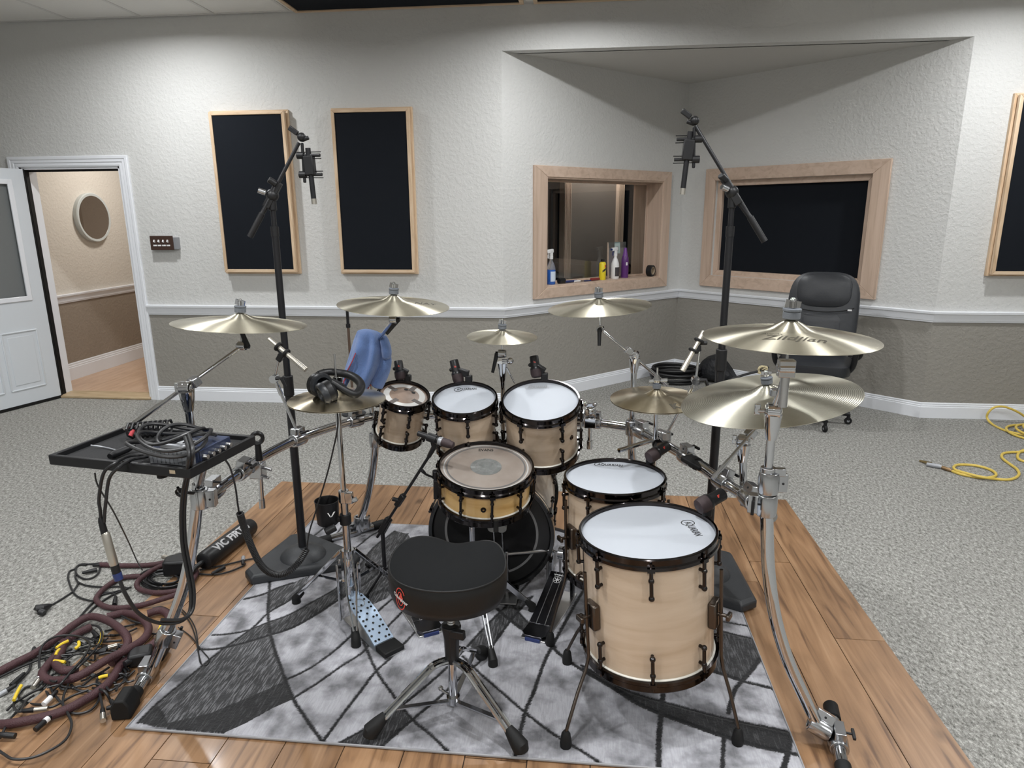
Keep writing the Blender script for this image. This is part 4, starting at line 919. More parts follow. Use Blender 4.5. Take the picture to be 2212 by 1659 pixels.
claw = MB().box((0, 0, .004), (.02, .02, .05)).cyl((.004, 0, .02), (.004, 0, .105), .004, n=8).ball((.004, 0, .105), .009, 10).ball((.004, 0, .135), .009, 10).cyl((.004, 0, .1), (.004, 0, .14), .0045, n=8).cyl((.004, 0, -.035), (.004, 0, -.02), .006, n=8)
claw_me = claw.mesh('claw_hook'); claw_me.materials.append(M_BNI)
for k in range(8):
    a = 2*PI*k/8+.39
    for flip in (0, 1):
        Ml = KM @ TM((math.cos(a)*(KR+.019), math.sin(a)*(KR+.019), .005 if not flip else KL-.005), RZ(a))
        if flip: Ml = Ml @ Matrix.Rotation(PI, 4, 'X')
        inst('claw_lug', claw_me, kd, WM[kd.name].inverted() @ Ml)
for s in (-1, 1):
    p0 = Vector((kx+s*(KR+.01)*.82, ky+KL*.72, kz-.13)); p1 = Vector((kx+s*.36, ky+KL+.10, RUG+.012))
    if s < 0: p1 = Vector((kx-.33, ky+KL+.12, RUG+.012))
    sp = part('spur', MB().cyl(p0+Vector((0, -.06, .05)), p1, .008), M_BLKM, kd)
    part('spur_bracket', MB().box(p0, (.04, .07, .06)), M_BLKM, sp, bevel=.006); part('spur_foot', MB().cyl(p1-Vector((0, 0, .012)), p1+Vector((0, -.01, .03)), .014), M_RUB, sp)
# ------------------------------------------------------------------ cymbals
def cym_z(r, R, hb, rb, bh):
    z = hb*(1-(r/R)**1.8)
    return z + (bh*(.5+.5*math.cos(PI*min(1, r/rb))) if r < rb else 0)
def cymbal(name, lab, c, tilt, D, m, hb=.026, bh=.02, rb=None, inv=False, group=None):
    R = D/2; rb = rb or .21*R+.014
    n = Vector((tilt[0], tilt[1], 1)).normalized(); x = Vector((-c[0], -c[1], 0)); x = (x-n*x.dot(n)).normalized(); y = n.cross(x)
    Rm = Matrix((x, y, n)).transposed(); t = thing(name, lab, 'cymbal', c, Rm, group)
    rs = [.006]+[rb*i/12 for i in range(1, 14)]+[rb*13/12+(R-rb*13/12)*i/26 for i in range(1, 27)]
    s = -1 if inv else 1
    top = [(r, s*cym_z(r, R, hb, rb, bh)) for r in rs]; bot = [(r, z-.0013) for r, z in top]
    part('bronze_plate', MB().lathe(top+bot[::-1], 96, closed=True), m, t, local=True, ang=60)
    return t, (lambda r: cym_z(r, R, hb, rb, bh)), n
def cym_text(t, zf, s, size, pos, rz, m, shear=.3, bold=0):
    mb = refine(text_mb(s, size, shear, bold), 2).xf(TM((pos[0], pos[1], 0), RZ(rz)))
    for v in mb.v: v.z = zf(math.hypot(v.x, v.y))+.0007
    part('printed_name', mb, m, t, local=True, smooth=False)
C = {}
C['c1'] = cymbal('crash_cymbal', 'crash cymbal over the cable tray at far left', (-1.150, 2.161, 1.264), (.062, .046), .432, M_CYM, .022, .016)
C['c2'] = cymbal('crash_cymbal', 'crash cymbal above the blue towel', (-.734, 2.570, 1.277), (.065, -.034), .432, M_CYM, .024, .020)
cym_text(C['c2'][0], C['c2'][1], 'NAY', .045, (.03, .115), PI/2+.35, M_INKS, .5)
C['c3'] = cymbal('splash_cymbal', 'small splash cymbal between the middle and large rack toms', (-.345, 2.862, 1.108), (.029, -.039), .305, M_CYM, .018, .014)
C['c4'] = cymbal('crash_cymbal', 'crash cymbal below the glazed window', (.067, 2.862, 1.240), (-.070, -.050), .432, M_CYM, .022, .016)
cym_text(C['c4'][0], C['c4'][1], '/ //', .03, (-.05, .12), PI/2+.4, M_INKS, .5)
C['c5'] = cymbal('crash_cymbal', 'large name-printed crash cymbal in front of the office chair', (.560, 1.891, 1.287), (.007, -.008), .457, M_CYM, .027, .024, rb=.072)
cym_text(C['c5'][0], C['c5'][1], 'Zildjian', .052, (.115, .01), PI/2+.06, M_INKS, .35, .0004)
cym_text(C['c5'][0], C['c5'][1], 'Avedis', .020, (.083, -.045), PI/2-.05, M_INKS, .4)
C['c6'] = cymbal('ride_cymbal', 'big grooved ride cymbal tilted under the printed crash', (.621, 2.262, 1.018), (-.177, -.029), .572, M_CYMR, .030, .020, rb=.066)
for nm, c, tl in (('hl', (-.902, 2.345, .957), (.009, .009)), ('hr', (.290, 2.590, .919), (-.014, -.037))):
    side = 'under the black headphones' if nm == 'hl' else 'beside the large grooved ride'
    n = Vector((*tl, 1)).normalized()
    C[nm] = cymbal('hi_hat_cymbal', 'upper hi-hat cymbal '+side, c, tl, .356, M_CYMB, .024, .018, group='hi-hat pairs')
    C[nm+'b'] = cymbal('hi_hat_cymbal', 'lower hi-hat cymbal '+side, tuple(Vector(c)-n*.004), tl, .356, M_CYMB, .022, .016, inv=True, group='hi-hat pairs')
cym_text(C['hr'][0], C['hr'][1], 'K', .05, (.115, .07), PI/2+.5, M_INKS, .0, .002)
# ================================================================== RACK, BOOMS, STANDS
def clamp(t, p, axis, r=.0195, L=.05, wing=(1, 0, .3), name='clamp', m=M_CHRS):
    """hinged tube clamp: sleeve, ear block and black T-bolt"""
    p = Vector(p); ax = Vector(axis).normalized(); w = Vector(wing); w = (w-ax*w.dot(ax)).normalized()
    mb = MB().lathe([(r-.001, -L/2), (r+.008, -L/2), (r+.010, -L*.3), (r+.0105, 0), (r+.010, L*.3), (r+.008, L/2), (r-.001, L/2)], 20, TM(p, zrot(ax)), closed=True)
    R = Matrix((w, ax.cross(w), ax)).transposed()
    mb.box(p+w*(r+.014), (.036, .032, L*.85), R)
    c = part(name, mb, m, t, bevel=.002)
    s = ax.cross(w); q = p+w*(r+.017)
    part('t_bolt', MB().cyl(q-s*.018, q+s*.04, .004, n=8).bar(q+s*.04-ax*.022, q+s*.04+ax*.022, .009, .009, up=w), M_BLK, c, bevel=.002)
    return c
lz = .70
rk = thing('drum_rack', 'curved chrome drum rack standing around the kit', 'drum rack', (-.35, 2.5, PTOP))
def tubepart(name, pts, r, m, t=rk, n=18, sm=8): return part(name, MB().tube(spline(pts, sm), r, n), m, t)
YL = 1.94
legL = [Vector((-1.50, 1.93, .05))]+[at(x, y, y=YL) for x, y in ((340, 1415), (357, 1374), (377, 1325), (397, 1265), (413, 1190), (423, 1115), (428, 1045))]
tubepart('curved_leg', legL, .019, M_CHR)
legR = [Vector((.782, 1.86, .06))]+[at(x, y, y=yy) for x, y, yy in ((1770, 1570, 1.87), (1735, 1500, 1.88), (1700, 1420, 1.89), (1674, 1330, 1.90), (1661, 1240, 1.91), (1657, 1160, 1.92), (1656, 1090, 1.92), (1658, 1030, 1.92))]
tubepart('curved_leg', legR, .019, M_CHR)
legCL = [Vector((-1.112, 3.09, .05))]+[at(x, y, y=yy) for x, y, yy in ((777, 1128, 3.08), (788, 1095, 3.06), (799, 1050, 3.03), (807, 1000, 3.0), (811, 950, 2.98), (812, 890, 2.97))]
tubepart('curved_leg', legCL, .019, M_CHR)
legCR = [Vector((.36, 3.08, .05)), Vector((.33, 3.05, .14)), Vector((.285, 3.0, .30)), Vector((.25, 2.95, .45)), Vector((.228, 2.91, .60)), Vector((.224, 2.905, .74))]
tubepart('curved_leg', legCR, .019, M_CHR)
barL = [(-1.25, 1.955, lz), (-1.248, 2.16, lz), (-1.244, 2.38, lz), (-1.195, 2.61, lz), (-1.106, 2.806, lz), (-.979, 2.969, lz)]
barR = [(.572, 1.945, .735), (.572, 2.075, .71), (.542, 2.20, lz), (.50, 2.301, lz), (.407, 2.55, lz), (.31, 2.75, lz), (.224, 2.905, lz)]
barC = [(-.979, 2.969, lz), (-.7, 3.02, lz), (-.35, 3.03, lz), (0, 2.99, lz), (.224, 2.905, lz)]
for b_ in (barL, barC, barR): tubepart('curved_bar', b_, .019, M_CHR)
for a, b_, big in (((-1.485, 1.80, .034), (-1.55, 2.09, .034), 1), ((.775, 1.70, .034), (.835, 2.0, .034), 0), ((-1.285, 2.975, .034), (-1.03, 3.20, .034), 0), ((.26, 3.2, .034), (.47, 2.95, .034), 0)):
    a, b_ = Vector(a), Vector(b_); a.z += PTOP-.012; b_.z += PTOP-.012; d = (b_-a).normalized()
    ft = part('foot_tube', MB().cyl(a, b_, .019, n=18), M_CHR, rk)
    for p, s in ((a, 1), (b_, -1)): part('rubber_cap', MB().tube([p-d*s*.012, p-d*s*.008, p+d*s*.055], [.021, .0235, .0235], 18), M_RUB, ft)
    mid = a.lerp(b_, .5); clamp(rk, mid, d, .0195, .075, (0, 0, 1))
part('wedge_foot', MB().prism([(-.031, -.0), (.031, 0), (.031, .045), (.016, .072), (-.016, .072), (-.031, .045)], -.05, .03, TM((-1.488, 1.79, PTOP), zrot((-.22, 1, 0), up=(0, 0, 1)) @ Matrix.Rotation(0, 3, 'Z'))), M_RUB, rk, bevel=.006)
for p, ax, w in ((legL[-1]-Vector((0, 0, .05)), (0, 0, 1), (1, .2, 0)), (legL[2], (legL[2]-legL[1]), (1, .2, 0)), (legR[-2], (0, 0, 1), (-1, .3, 0)), (legR[-2]+Vector((0, 0, .07)), (0, 0, 1), (1, .2, 0)), (legR[1], legR[1]-legR[0], (1, 0, .4)), (legCL[-2], (0, 0, 1), (1, .3, 0)), (legCL[1], (0, 0, 1), (1, 0, 0)), (legCR[-1]-Vector((0, 0, .04)), (0, 0, 1), (1, -.2, 0)),
                 ((-1.249, 2.05, lz), (0, 1, 0), (0, 0, 1)), ((-1.246, 2.24, lz), (0, 1, 0), (.3, 0, 1)), ((-1.19, 2.62, lz), (.35, .9, 0), (0, 0, 1)), ((-1.035, 2.90, lz), (.6, .75, 0), (.1, 0, 1)),
                 ((.555, 2.15, lz+.003), (-.2, .95, 0), (.3, 0, 1)), ((.50, 2.30, lz), (-.4, .9, 0), (.4, 0, 1)), ((.41, 2.54, lz), (-.4, .9, 0), (0, 0, 1)), ((.33, 2.71, lz), (-.45, .9, 0), (0, 0, 1)), ((.262, 2.84, lz), (-.5, .85, 0), (0, 0, 1)), ((.06, 2.97, lz), (1, -.3, 0), (0, 0, 1)), ((-.01, 2.99, lz), (1, -.2, 0), (0, -.3, 1)), ((-.35, 3.03, lz), (1, 0, 0), (0, -1, .2)), ((-.62, 3.022, lz), (1, 0, 0), (0, -1, .2)), ((-.88, 2.99, lz), (1, .3, 0), (0, 0, 1))):
    clamp(rk, p, ax, .0195, .066, w)
# tom mounts reach from the bar to each rack tom
for (q, dr, ang) in ((Vector((-.86, 2.99, lz)), t8, 1.9), (Vector((-.62, 3.02, lz)), t10, 2.6), (Vector((.0, 2.985, lz)), t12, -2.25)):
    e = WM[dr.name] @ Vector((.155 if dr is t8 else (.155 if dr is t10 else .185), 0, .12)); M_ = WM[dr.name]; RR = {t8: .1016, t10: .127, t12: .1524}[dr]
    dl = Vector((math.cos(PI-.15 if dr is not t12 else 2.2), math.sin(PI-.15 if dr is not t12 else 2.2), 0)); wp = M_ @ (dl*(RR+.002)+Vector((0, 0, .13))); wq = M_ @ (dl*(RR+.03)+Vector((0, 0, .13)))
    mt = part('tom_mount_bracket', MB().bar(wp, wq, .05, .06), M_CHRS, rk, bevel=.006)
    part('l_rod', MB().tube(spline([wq, wq+(wq-wp)*.5, q+Vector((0, -.03, .05)), q+Vector((0, -.035, -.06))], 5), .0065, 10), M_CHR, mt)
p = Vector(at(1275, 890, y=2.86)); 
part('tom_mount_knuckle', MB().ball(p, .028, 14).box(p+Vector((.0, 0, -.045)), (.05, .05, .045)).cyl(p+Vector((0, 0, -.05)), p+Vector((0, 0, -.17)), .009).cyl(p+Vector((0, 0, -.13)), p+Vector((0, 0, -.17)), .013), M_CHR, rk, bevel=.003)
part('knuckle_wing_nut', MB().ball(p+Vector((-.02, 0, .035)), .011, 10).ball(p+Vector((.018, 0, .035)), .011, 10).bar(p+Vector((-.02, 0, .032)), p+Vector((.018, 0, .032)), .01, .014), M_CHR, rk)
part('knuckle_arm', MB().cyl(p+Vector((.0, .01, -.045)), (.02, 2.98, lz), .012), M_CHRS, rk)
# ------------------------------------------------------------------ cymbal booms
def topper(t, cyk, big=1., nut=True, stem_from=None):
    tt, zf, n = C[cyk]; c = Vector(tt.location if False else WM[tt.name].translation); zt_ = zf(0)
    b = c+n*zt_
    if stem_from is not None: part('cymbal_stem', MB().cyl(stem_from, b+n*(.03*big), .0042, n=10), M_CHR, t)
    f = part('felt', MB().cyl(b+n*.0015, b+n*.017*big, .0185*big, n=24).cyl(b+n*.0175*big, b+n*.024*big, .0195*big, n=24), M_FELT, t, bevel=.002)
    part('lower_felt', MB().cyl(b-n*.016, b-n*.0025, .015, n=20), M_FELT, t)
    if nut:
        x = n.cross(Vector((0, 1, 0))).normalized(); q = b+n*.025*big
        part('wing_nut', MB().cyl(q, q+n*.014*big, .008*big, n=14).bar(q+n*.006-x*.016*big, q+n*.012+x*.016*big, .006, .018*big, up=n).ball(q+n*.016*big, .007*big, 10), M_CHR, t)
    return b
def tilter(t, p, ax, lever=None, r=.019, L=.03, m=M_CHR):
    ax = Vector(ax).normalized(); p = Vector(p)
    o = part('tilter', MB().cyl(p-ax*L/2, p+ax*L/2, r, n=22).cyl(p-ax*(L/2+.004), p-ax*L/2, r*.8, n=20).ball(p, r*1.02, 14), m, t, bevel=.002)
    if lever is not None:
        q = p+ax*(L/2+.006); d = Vector(lever)
        part('lever', MB().cyl(p+ax*L/2, q+ax*.006, .009, n=12).tube([q, q+d*.35, q+d], [.010, .0085, .007], 10), M_BLK, o)
    return o
def boom(lab, cyk, base, pivot, tail, tip, tip_lever=(0, .02, -.05), post_r=.0127, side=(1, 0, 0), wing=True, big=1.):
    base, pivot, tip = Vector(base), Vector(pivot), Vector(tip)
    t = thing('cymbal_boom', lab, 'cymbal stand', base, group='chrome cymbal booms on the rack')
    part('post', MB().cyl(base, pivot-Vector((0, 0, .045)), post_r, n=18), M_CHR, t)
    part('post_cone', MB().tube([pivot-Vector((0, 0, .075)), pivot-Vector((0, 0, .045)), pivot-Vector((0, 0, .012))], [post_r*1.15, post_r*1.6, post_r*1.9], 18), M_CHR, t)
    tilter(t, pivot, side, None, .021, .034)
    if wing:
        q = pivot-Vector(side).normalized()*.03
        part('wing_screw', MB().cyl(pivot, q, .006, n=10).bar(q+Vector((0, 0, -.016)), q+Vector((0, 0, .016)), .008, .014, up=side), M_CHR, t, bevel=.002)
    d = (tip-pivot).normalized()
    if tail is not None:
        tail = Vector(tail); part('boom_rod', MB().cyl(tail, tip, .0064, n=12).cyl(tail, tail.lerp(tip, .28), .0078, n=12), M_CHR, t)
    else: part('boom_rod', MB().cyl(pivot, tip, .0075, n=12), M_CHR, t)
    part('rod_clamp', MB().bar(pivot+d*.02, pivot+d*.05, .03, .03), M_CHRS, t, bevel=.003)
    tilter(t, tip, side, tip_lever, .016, .026)
    topper(t, cyk, big, True, tip)
    return t
def under(k, h): 
    tt, zf, n = C[k]; return WM[tt.name].translation - n*h
b1 = legL[-1]; p1 = Vector((b1.x, b1.y, at(405, 838, y=YL).z))
boom('chrome boom holding the crash over the cable tray', 'c1', b1-Vector((0, 0, .02)), p1, at(268, 930, y=1.86), under('c1', .075)+Vector((.004, 0, 0)), (-.012, -.02, .075))
b2 = Vector((-.978, 2.968, lz+.02)); boom('chrome boom under the blue towel holding a crash', 'c2', b2, (-.978, 2.968, 1.0), None, under('c2', .055), (-.055, .02, -.06))
b3 = Vector((-.349, 2.895, .30)); 
t = thing('cymbal_post', 'straight chrome post holding the small splash between the toms', 'cymbal stand', (-.349, 2.93, lz))
n3 = under('c3', .075); part('post', MB().cyl((n3.x, 2.885, lz-.25), (n3.x, 2.885, .96), .0105, n=16), M_CHR, t)
part('post_arm', MB().cyl((n3.x, 2.885, lz), (n3.x, 3.03, lz), .012), M_CHRS, t)
part('ratchet', MB().tube([(n3.x, 2.885, .90), (n3.x, 2.885, .94), (n3.x, 2.88, .99)], [.012, .018, .024], 16).ball((n3.x+.035, 2.87, 1.0), .016, 12).cyl((n3.x, 2.875, 1.0), (n3.x+.035, 2.87, 1.0), .008), M_CHR, t)
tilter(t, n3, (-1, 0, 0), (-.02, 0, -.085), .019, .032); topper(t, 'c3', .95, True, n3)
part('spare_key', MB().cyl((n3.x+.02, 2.87, .97), (n3.x+.055, 2.87, .90), .0035, n=8), M_CHR, t)
b4 = Vector((.224, 2.905, lz+.03)); p4 = Vector((.224, 2.905, at(1365, 768, y=2.905).z))
boom('chrome boom holding the crash below the glazed window', 'c4', b4, p4, at(1442, 832, y=2.93), under('c4', .095), (-.0, -.02, -.065), side=(-.2, -1, 0))
# printed crash: two stage post on the right leg
t = thing('cymbal_post', 'tall two-stage chrome post holding the large printed crash', 'cymbal stand', legR[-1]); pb = legR[-1]; X5, Y5 = pb.x, pb.y
q5 = Vector((X5, Y5, at(1675, 888, y=Y5).z)); tip5 = under('c5', .085)
part('lower_post', MB().cyl(pb-Vector((0, 0, .02)), q5-Vector((0, 0, .05)), .0127, n=18), M_CHR, t)
part('post_cone', MB().tube([q5-Vector((0, 0, .085)), q5-Vector((0, 0, .05)), q5-Vector((0, 0, .01))], [.015, .021, .025], 18), M_CHR, t)
tilter(t, q5, (1, -.2, 0), None, .024, .036)
part('wing_screw', MB().cyl(q5, q5+Vector((-.045, 0, 0)), .006, n=10).bar(q5+Vector((-.045, 0, -.012)), q5+Vector((-.045, 0, .02)), .008, .016, up=(1, 0, 0)), M_CHR, t, bevel=.002)
part('upper_post', MB().cyl(q5, tip5-Vector((0, 0, .02)), .0095, n=16), M_CHR, t)
part('memory_lock', MB().cyl(q5+Vector((0, 0, .045)), q5+Vector((0, 0, .065)), .016, n=16).box(q5+Vector((.02, 0, .055)), (.02, .014, .018)), M_CHRS, t, bevel=.002)
part('upper_sleeve', MB().cyl(tip5-Vector((0, 0, .11)), tip5-Vector((0, 0, .02)), .0125, n=16), M_STEEL, t)
tilter(t, tip5, (1, 0, 0), None, .018, .042); part('tilter_block', MB().box(tip5, (.045, .03, .05)), M_STEEL, t, bevel=.004)
topper(t, 'c5', 1.25, True, tip5)
part('post_memory_clamp', MB().cyl(pb+Vector((0, 0, .005)), pb+Vector((0, 0, .03)), .0215, n=20).box(pb+Vector((.03, -.005, .018)), (.035, .018, .024)), M_CHRS, t, bevel=.002)
# ride boom
b6 = at(1611, 1040, y=2.24); p6 = at(1607, 952, y=2.24)
boom('chrome boom holding the big ride', 'c6', (b6.x, b6.y, lz-.06), p6, at(1540, 1034, y=2.17), under('c6', .05), (-.03, -.02, -.04), side=(1, -.4, 0))
bpy.data.objects['cymbal_boom.003']['label'] = 'chrome boom holding the big grooved ride'
# hi-hat on the rack, right
hr = WM[C['hr'][0].name].translation; n = C['hr'][2]
t = thing('rack_hi_hat_stand', 'chrome rod arm on the rack holding the closed right hi-hats', 'cymbal stand', (hr.x, hr.y, .45))
part('rod', MB().cyl((hr.x+.012, hr.y+.012, .44), hr-n*.02, .0085, n=14), M_CHR, t)
part('pull_rod', MB().cyl(hr-n*.02, hr+n*.125, .0036, n=10), M_STEEL, t)
part('seat_felt', MB().cyl(hr-n*.034, hr-n*.022, .017, n=18), M_FELT, t)
part('clutch_felt', MB().cyl(hr+n*.044, hr+n*.060, .016, n=20), M_FELT, t)
part('clutch', MB().tube([hr+n*.060, hr+n*.068, hr+n*.078, hr+n*.098], [.009, .011, .016, .006], 16).bar(hr+n*.072+Vector((-.03, 0, 0)), hr+n*.078+Vector((.04, 0, 0)), .01, .012), M_CHR, t, bevel=.002)
kn = Vector((hr.x+.012, hr.y+.012, .735)); part('knuckle', MB().cyl(kn+Vector((0, -.022, 0)), kn+Vector((0, .03, 0)), .021, n=20).ball(kn, .022, 14), M_CHR, t)
part('handle_bar', MB().cyl(at(1337, 973, y=2.5), kn+Vector((-.02, 0, .01)), .009, n=12), M_CHR, t); part('arm_to_rack', MB().cyl(kn, (.345, 2.69, lz), .012), M_CHRS, t)
# ------------------------------------------------------------------ hi-hat stand, left
hl = WM[C['hl'][0].name].translation; n = C['hl'][2]; hx, hy = hl.x, hl.y
t = thing('hi_hat_stand', 'chrome hi-hat stand with drilled footboard on the rug', 'cymbal stand', (hx, hy, RUG))
part('upper_tube', MB().cyl((hx, hy, .50), hl-n*.03, .0105, n=16), M_CHR, t)
part('seat_cup', MB().cyl(hl-n*.04, hl-n*.02, .018, n=18), M_CHR, t)
part('lower_tube', MB().cyl((hx, hy, .12), (hx, hy, .56), .0143, n=18), M_CHR, t)
part('pull_rod', MB().cyl((hx, hy, .9), hl+n*.17, .0036, n=10), M_STEEL, t)
part('clutch', MB().cyl(hl+n*.042, hl+n*.058, .016, n=18).cyl(hl+n*.058, hl+n*.085, .010, n=16).box(hl+n*.075+Vector((.016, 0, 0)), (.02, .008, .02)), M_CHR, t, bevel=.002)
part('height_clamp', MB().cyl((hx, hy, .545), (hx, hy, .595), .02, n=18).box((hx+.025, hy-.012, .57), (.03, .022, .045)).bar((hx+.04, hy-.02, .56), (hx+.062, hy-.03, .575), .008, .018), M_CHR, t, bevel=.003)
part('leg_collar', MB().cyl((hx, hy, .315), (hx, hy, .345), .024, n=18), M_CHR, t); part('spring_housing', MB().tube([(hx, hy, .19), (hx, hy, .2), (hx, hy, .30), (hx, hy, .315)], [.016, .021, .021, .017], 18), M_CHR, t)
for foot in ((-1.185, 2.455), (-.80, 2.62), (-.835, 2.19)):
    f_ = Vector((*foot, RUG+.024)); hb_ = Vector((hx, hy, .335)); d = Vector((foot[0]-hx, foot[1]-hy, 0)).normalized(); s = Vector((-d.y, d.x, 0))*.012
    if foot[1] < 2.3:
        part('front_stay', MB().tube([hb_+d*.015+s, hb_.lerp(f_, .5)+s*1.6+Vector((0, 0, .03)), f_+s*.5+Vector((0, 0, .04))], .0034, 8).tube([hb_+d*.015-s, hb_.lerp(f_, .5)-s*1.6+Vector((0, 0, .03)), f_-s*.5+Vector((0, 0, .04))], .0034, 8), M_CHR, t)
    else:
        e = hb_+d*.03
        part('leg', MB().bar(e, e.lerp(f_, .93), .026, .014), M_CHR, t, bevel=.003)
        part('leg_brace', MB().bar(Vector((hx, hy, .20)), e.lerp(f_, .52), .014, .004), M_CHR, t)
    u = (f_-hb_).normalized()
    part('rubber_foot', MB().tube([f_-u*.05, f_-u*.02, f_+u*.0, f_-Vector((0, 0, .022))], [.012, .0165, .0185, .019], 14), M_RUB, t)
toe, heel = Vector((-.925, 2.375, 0)), Vector((-.672, 2.15, 0)); fd = (heel-toe).normalized(); fs = Vector((-fd.y, fd.x, 0))
part('frame_plate', MB().box(Vector((hx-.045, hy+.005, RUG+.135)), (.010, .05, .25), RZ(.1)).box(Vector((hx+.03, hy+.02, RUG+.13)), (.008, .03, .24)), M_CHR, t, bevel=.004)
P = [(fs*w_+p_) for p_, w_ in ((toe, -.03), (toe.lerp(heel, .7), -.045), (heel, -.045), (heel, .045), (toe.lerp(heel, .7), .045), (toe, .03))]
part('base_plate', MB().prism([(q.x, q.y) for q in P], RUG, RUG+.005), M_STEEL, t)
fb0 = toe+fd*.03+Vector((0, 0, RUG+.125)); fb1 = heel-fd*.075+Vector((0, 0, RUG+.022)); up = fs.cross((fb1-fb0).normalized()); up = up if up.z > 0 else -up
V = []; F = []
for i, (u, w_) in enumerate(((0, .022), (.12, .034), (.3, .041), (.5, .043), (.75, .042), (1, .042))):
    c0 = fb0.lerp(fb1, u)+Vector((0, 0, .010*math.sin(PI*u))); V += [c0-fs*w_, c0+fs*w_, c0+fs*w_-up*.006, c0-fs*w_-up*.006]
    if i: k = 4*i; F += [(k-4, k-3, k+1, k), (k-3, k-2, k+2, k+1), (k-2, k-1, k+3, k+2), (k-1, k-4, k, k+3)]
F += [(0, 1, 2, 3), (23, 22, 21, 20)]
fbp = part('footboard', MB().add(V, F), M_BLUEM, t, ang=50)
hole = MB().lathe([(1e-5, 0), (.0047, 0)], 12).mesh('hole'); hole.materials.append(M_INK); zz = zrot(up)
for i in range(10):
    for j in ((-2.6, -1.3, 1.3, 2.6) if i % 2 else (-2.9, 0, 2.9)) if i > 1 else (-2.2, 2.2):
        u = .14+.09*i; jj = j
        c0 = fb0.lerp(fb1, u)+Vector((0, 0, .010*math.sin(PI*u)))+fs*(jj*.0115)+up*.0012
        inst('hole', hole, fbp, WM[fbp.name].inverted() @ TM(c0, zz))
V_, F_ = arc2(0, 0, .019, .0022, 0, 2*PI, 28); c0 = fb0.lerp(fb1, .27)+Vector((0, 0, .0085))+up*.0012
part('round_mark', MB().add([TM(c0, zz) @ Vector(v) for v in V_], F_), M_STEEL, fbp, smooth=False)
part('heel_plate', MB().box(heel-fd*.035+Vector((0, 0, RUG+.014)), (.07, .085, .018), Matrix((fd, fs, Vector((0, 0, 1)))).transposed()), M_RUB, t, bevel=.004)
part('linkage', MB().bar(fb0, Vector((hx, hy, .14)), .018, .004, up=fs), M_BLK, t)
# ------------------------------------------------------------------ cup for sticks, headphones, towel
sc_ = Vector((at(706, 1090, y=2.34).x, 2.34, .455)); 
t = thing('stick_holder', 'black stick holder cup clamped to the hi-hat stand', 'holder', sc_)
cu = part('cup', MB().lathe([(.001, 0), (.036, 0), (.041, .006), (.0455, .095), (.047, .098), (.044, .098), (.0425, .094), (.039, .008), (.001, .006)], 36, TM(sc_)), M_BLK, t)
vv = MB(); 
for s in (-1, 1): vv.add([(a[0]*s if s < 0 else a[0]*1.4, a[1], 0) for a in ((0, -.010), (.003, -.010), (.013, .009), (.008, .009))], [(0, 1, 2, 3)])
dv = Vector((.75, -1, 0)).normalized(); part('white_v_mark', vv.xf(TM(sc_+dv*.0462+Vector((0, 0, .055)), zrot(dv, up=(0, 0, 1)))), M_WHT, cu, smooth=False)
part('arm', MB().bar(sc_+Vector((.03, 0, .02)), (hx, hy, .475), .02, .02), M_BLK, t, bevel=.004); part('pipe_clamp', MB().cyl((hx, hy, .455), (hx, hy, .495), .022), M_BLK, t)
part('clamp_knob', MB().cyl((hx-.03, hy-.03, .455), (hx-.065, hy-.05, .44), .016, n=10), M_BLK, t, bevel=.004)
hz = hl.z
t = thing('headphones', 'black studio headphones resting on the left hi-hats', 'headphones', (hl.x-.03, hl.y-.04, hz+.02))
def cup_(c, d, r):
    M_ = TM(c, zrot(d)); o = part('ear_cup', MB().lathe([(.001, -.022), (r*.7, -.022), (r, -.010), (r*1.02, .006), (r*.98, .012)], 28, M_), M_BLK, t)
    part('ear_pad', MB().lathe([(r*.55, .010), (r*.98, .010), (r*1.06, .022), (r*.95, .034), (r*.7, .034), (r*.55, .022)], 28, M_, closed=True), M_LEATH, o)
    part('inner_cloth', MB().lathe([(.001, .014), (r*.56, .014)], 24, M_), M_FAB, o)
c1_ = Vector((hl.x-.055, hl.y-.03, hz+.062)); c2_ = Vector((hl.x+.005, hl.y-.085, hz+.052))
cup_(c1_, (.75, -.55, .05), .043); cup_(c2_, (-.6, -.5, -.25), .041)
part('headband', MB().tube(spline([c1_+Vector((-.005, .02, .035)), c1_+Vector((.03, .05, .036)), c1_+Vector((.10, .06, .022)), c1_+Vector((.148, .03, .0)), c1_+Vector((.155, -.01, -.02)), c2_+Vector((.08, .01, -.01)), c2_+Vector((.012, .0, .035))], 6), [.0115+.0045*math.sin(PI*i/36) for i in range(37)], 12), M_BLK, t)
part('yoke', MB().tube(spline([c1_+Vector((-.045, .03, .0)), c1_+Vector((-.02, .045, .03)), c1_+Vector((.01, .04, .044))], 5), .007, 8), M_BLK, t); part('yoke', MB().tube(spline([c2_+Vector((.04, .03, -.01)), c2_+Vector((.05, .01, .02)), c2_+Vector((.012, .0, .042))], 5), .007, 8), M_BLK, t)
# towel hanging on the boom
rows = [(790, 714, 18, .02), (796, 720, 26, .035), (797, 735, 34, .05), (796, 755, 38, .058), (793, 775, 42, .062), (786, 795, 44, .066), (778, 812, 42, .066), (776, 822, 38, .062)]
TY = 2.80; V = []; nn = 48
for i, (px, py, hw, dy) in enumerate(rows):
    c0 = at(px, py, y=TY); wv = hw/FOC*2.95; fold = min(1, i/4)
    for k in range(nn):
        a = 2*PI*k/nn; rr = 1+fold*(.20*math.sin(3*a+.6)+.10*math.sin(7*a+i*.15)+.05*math.sin(11*a)); zz_ = 0
        if i >= 4: zz_ = (-.034*math.sin(2*a+2.2)-.022*math.sin(5*a+.5))*(i-3)/4
        V.append(c0+Vector((wv*rr*math.cos(a), dy*rr*math.sin(a)-fold*.020*math.sin(6*a+.35*i)*(1 if math.sin(a) < 0 else .3), zz_)))
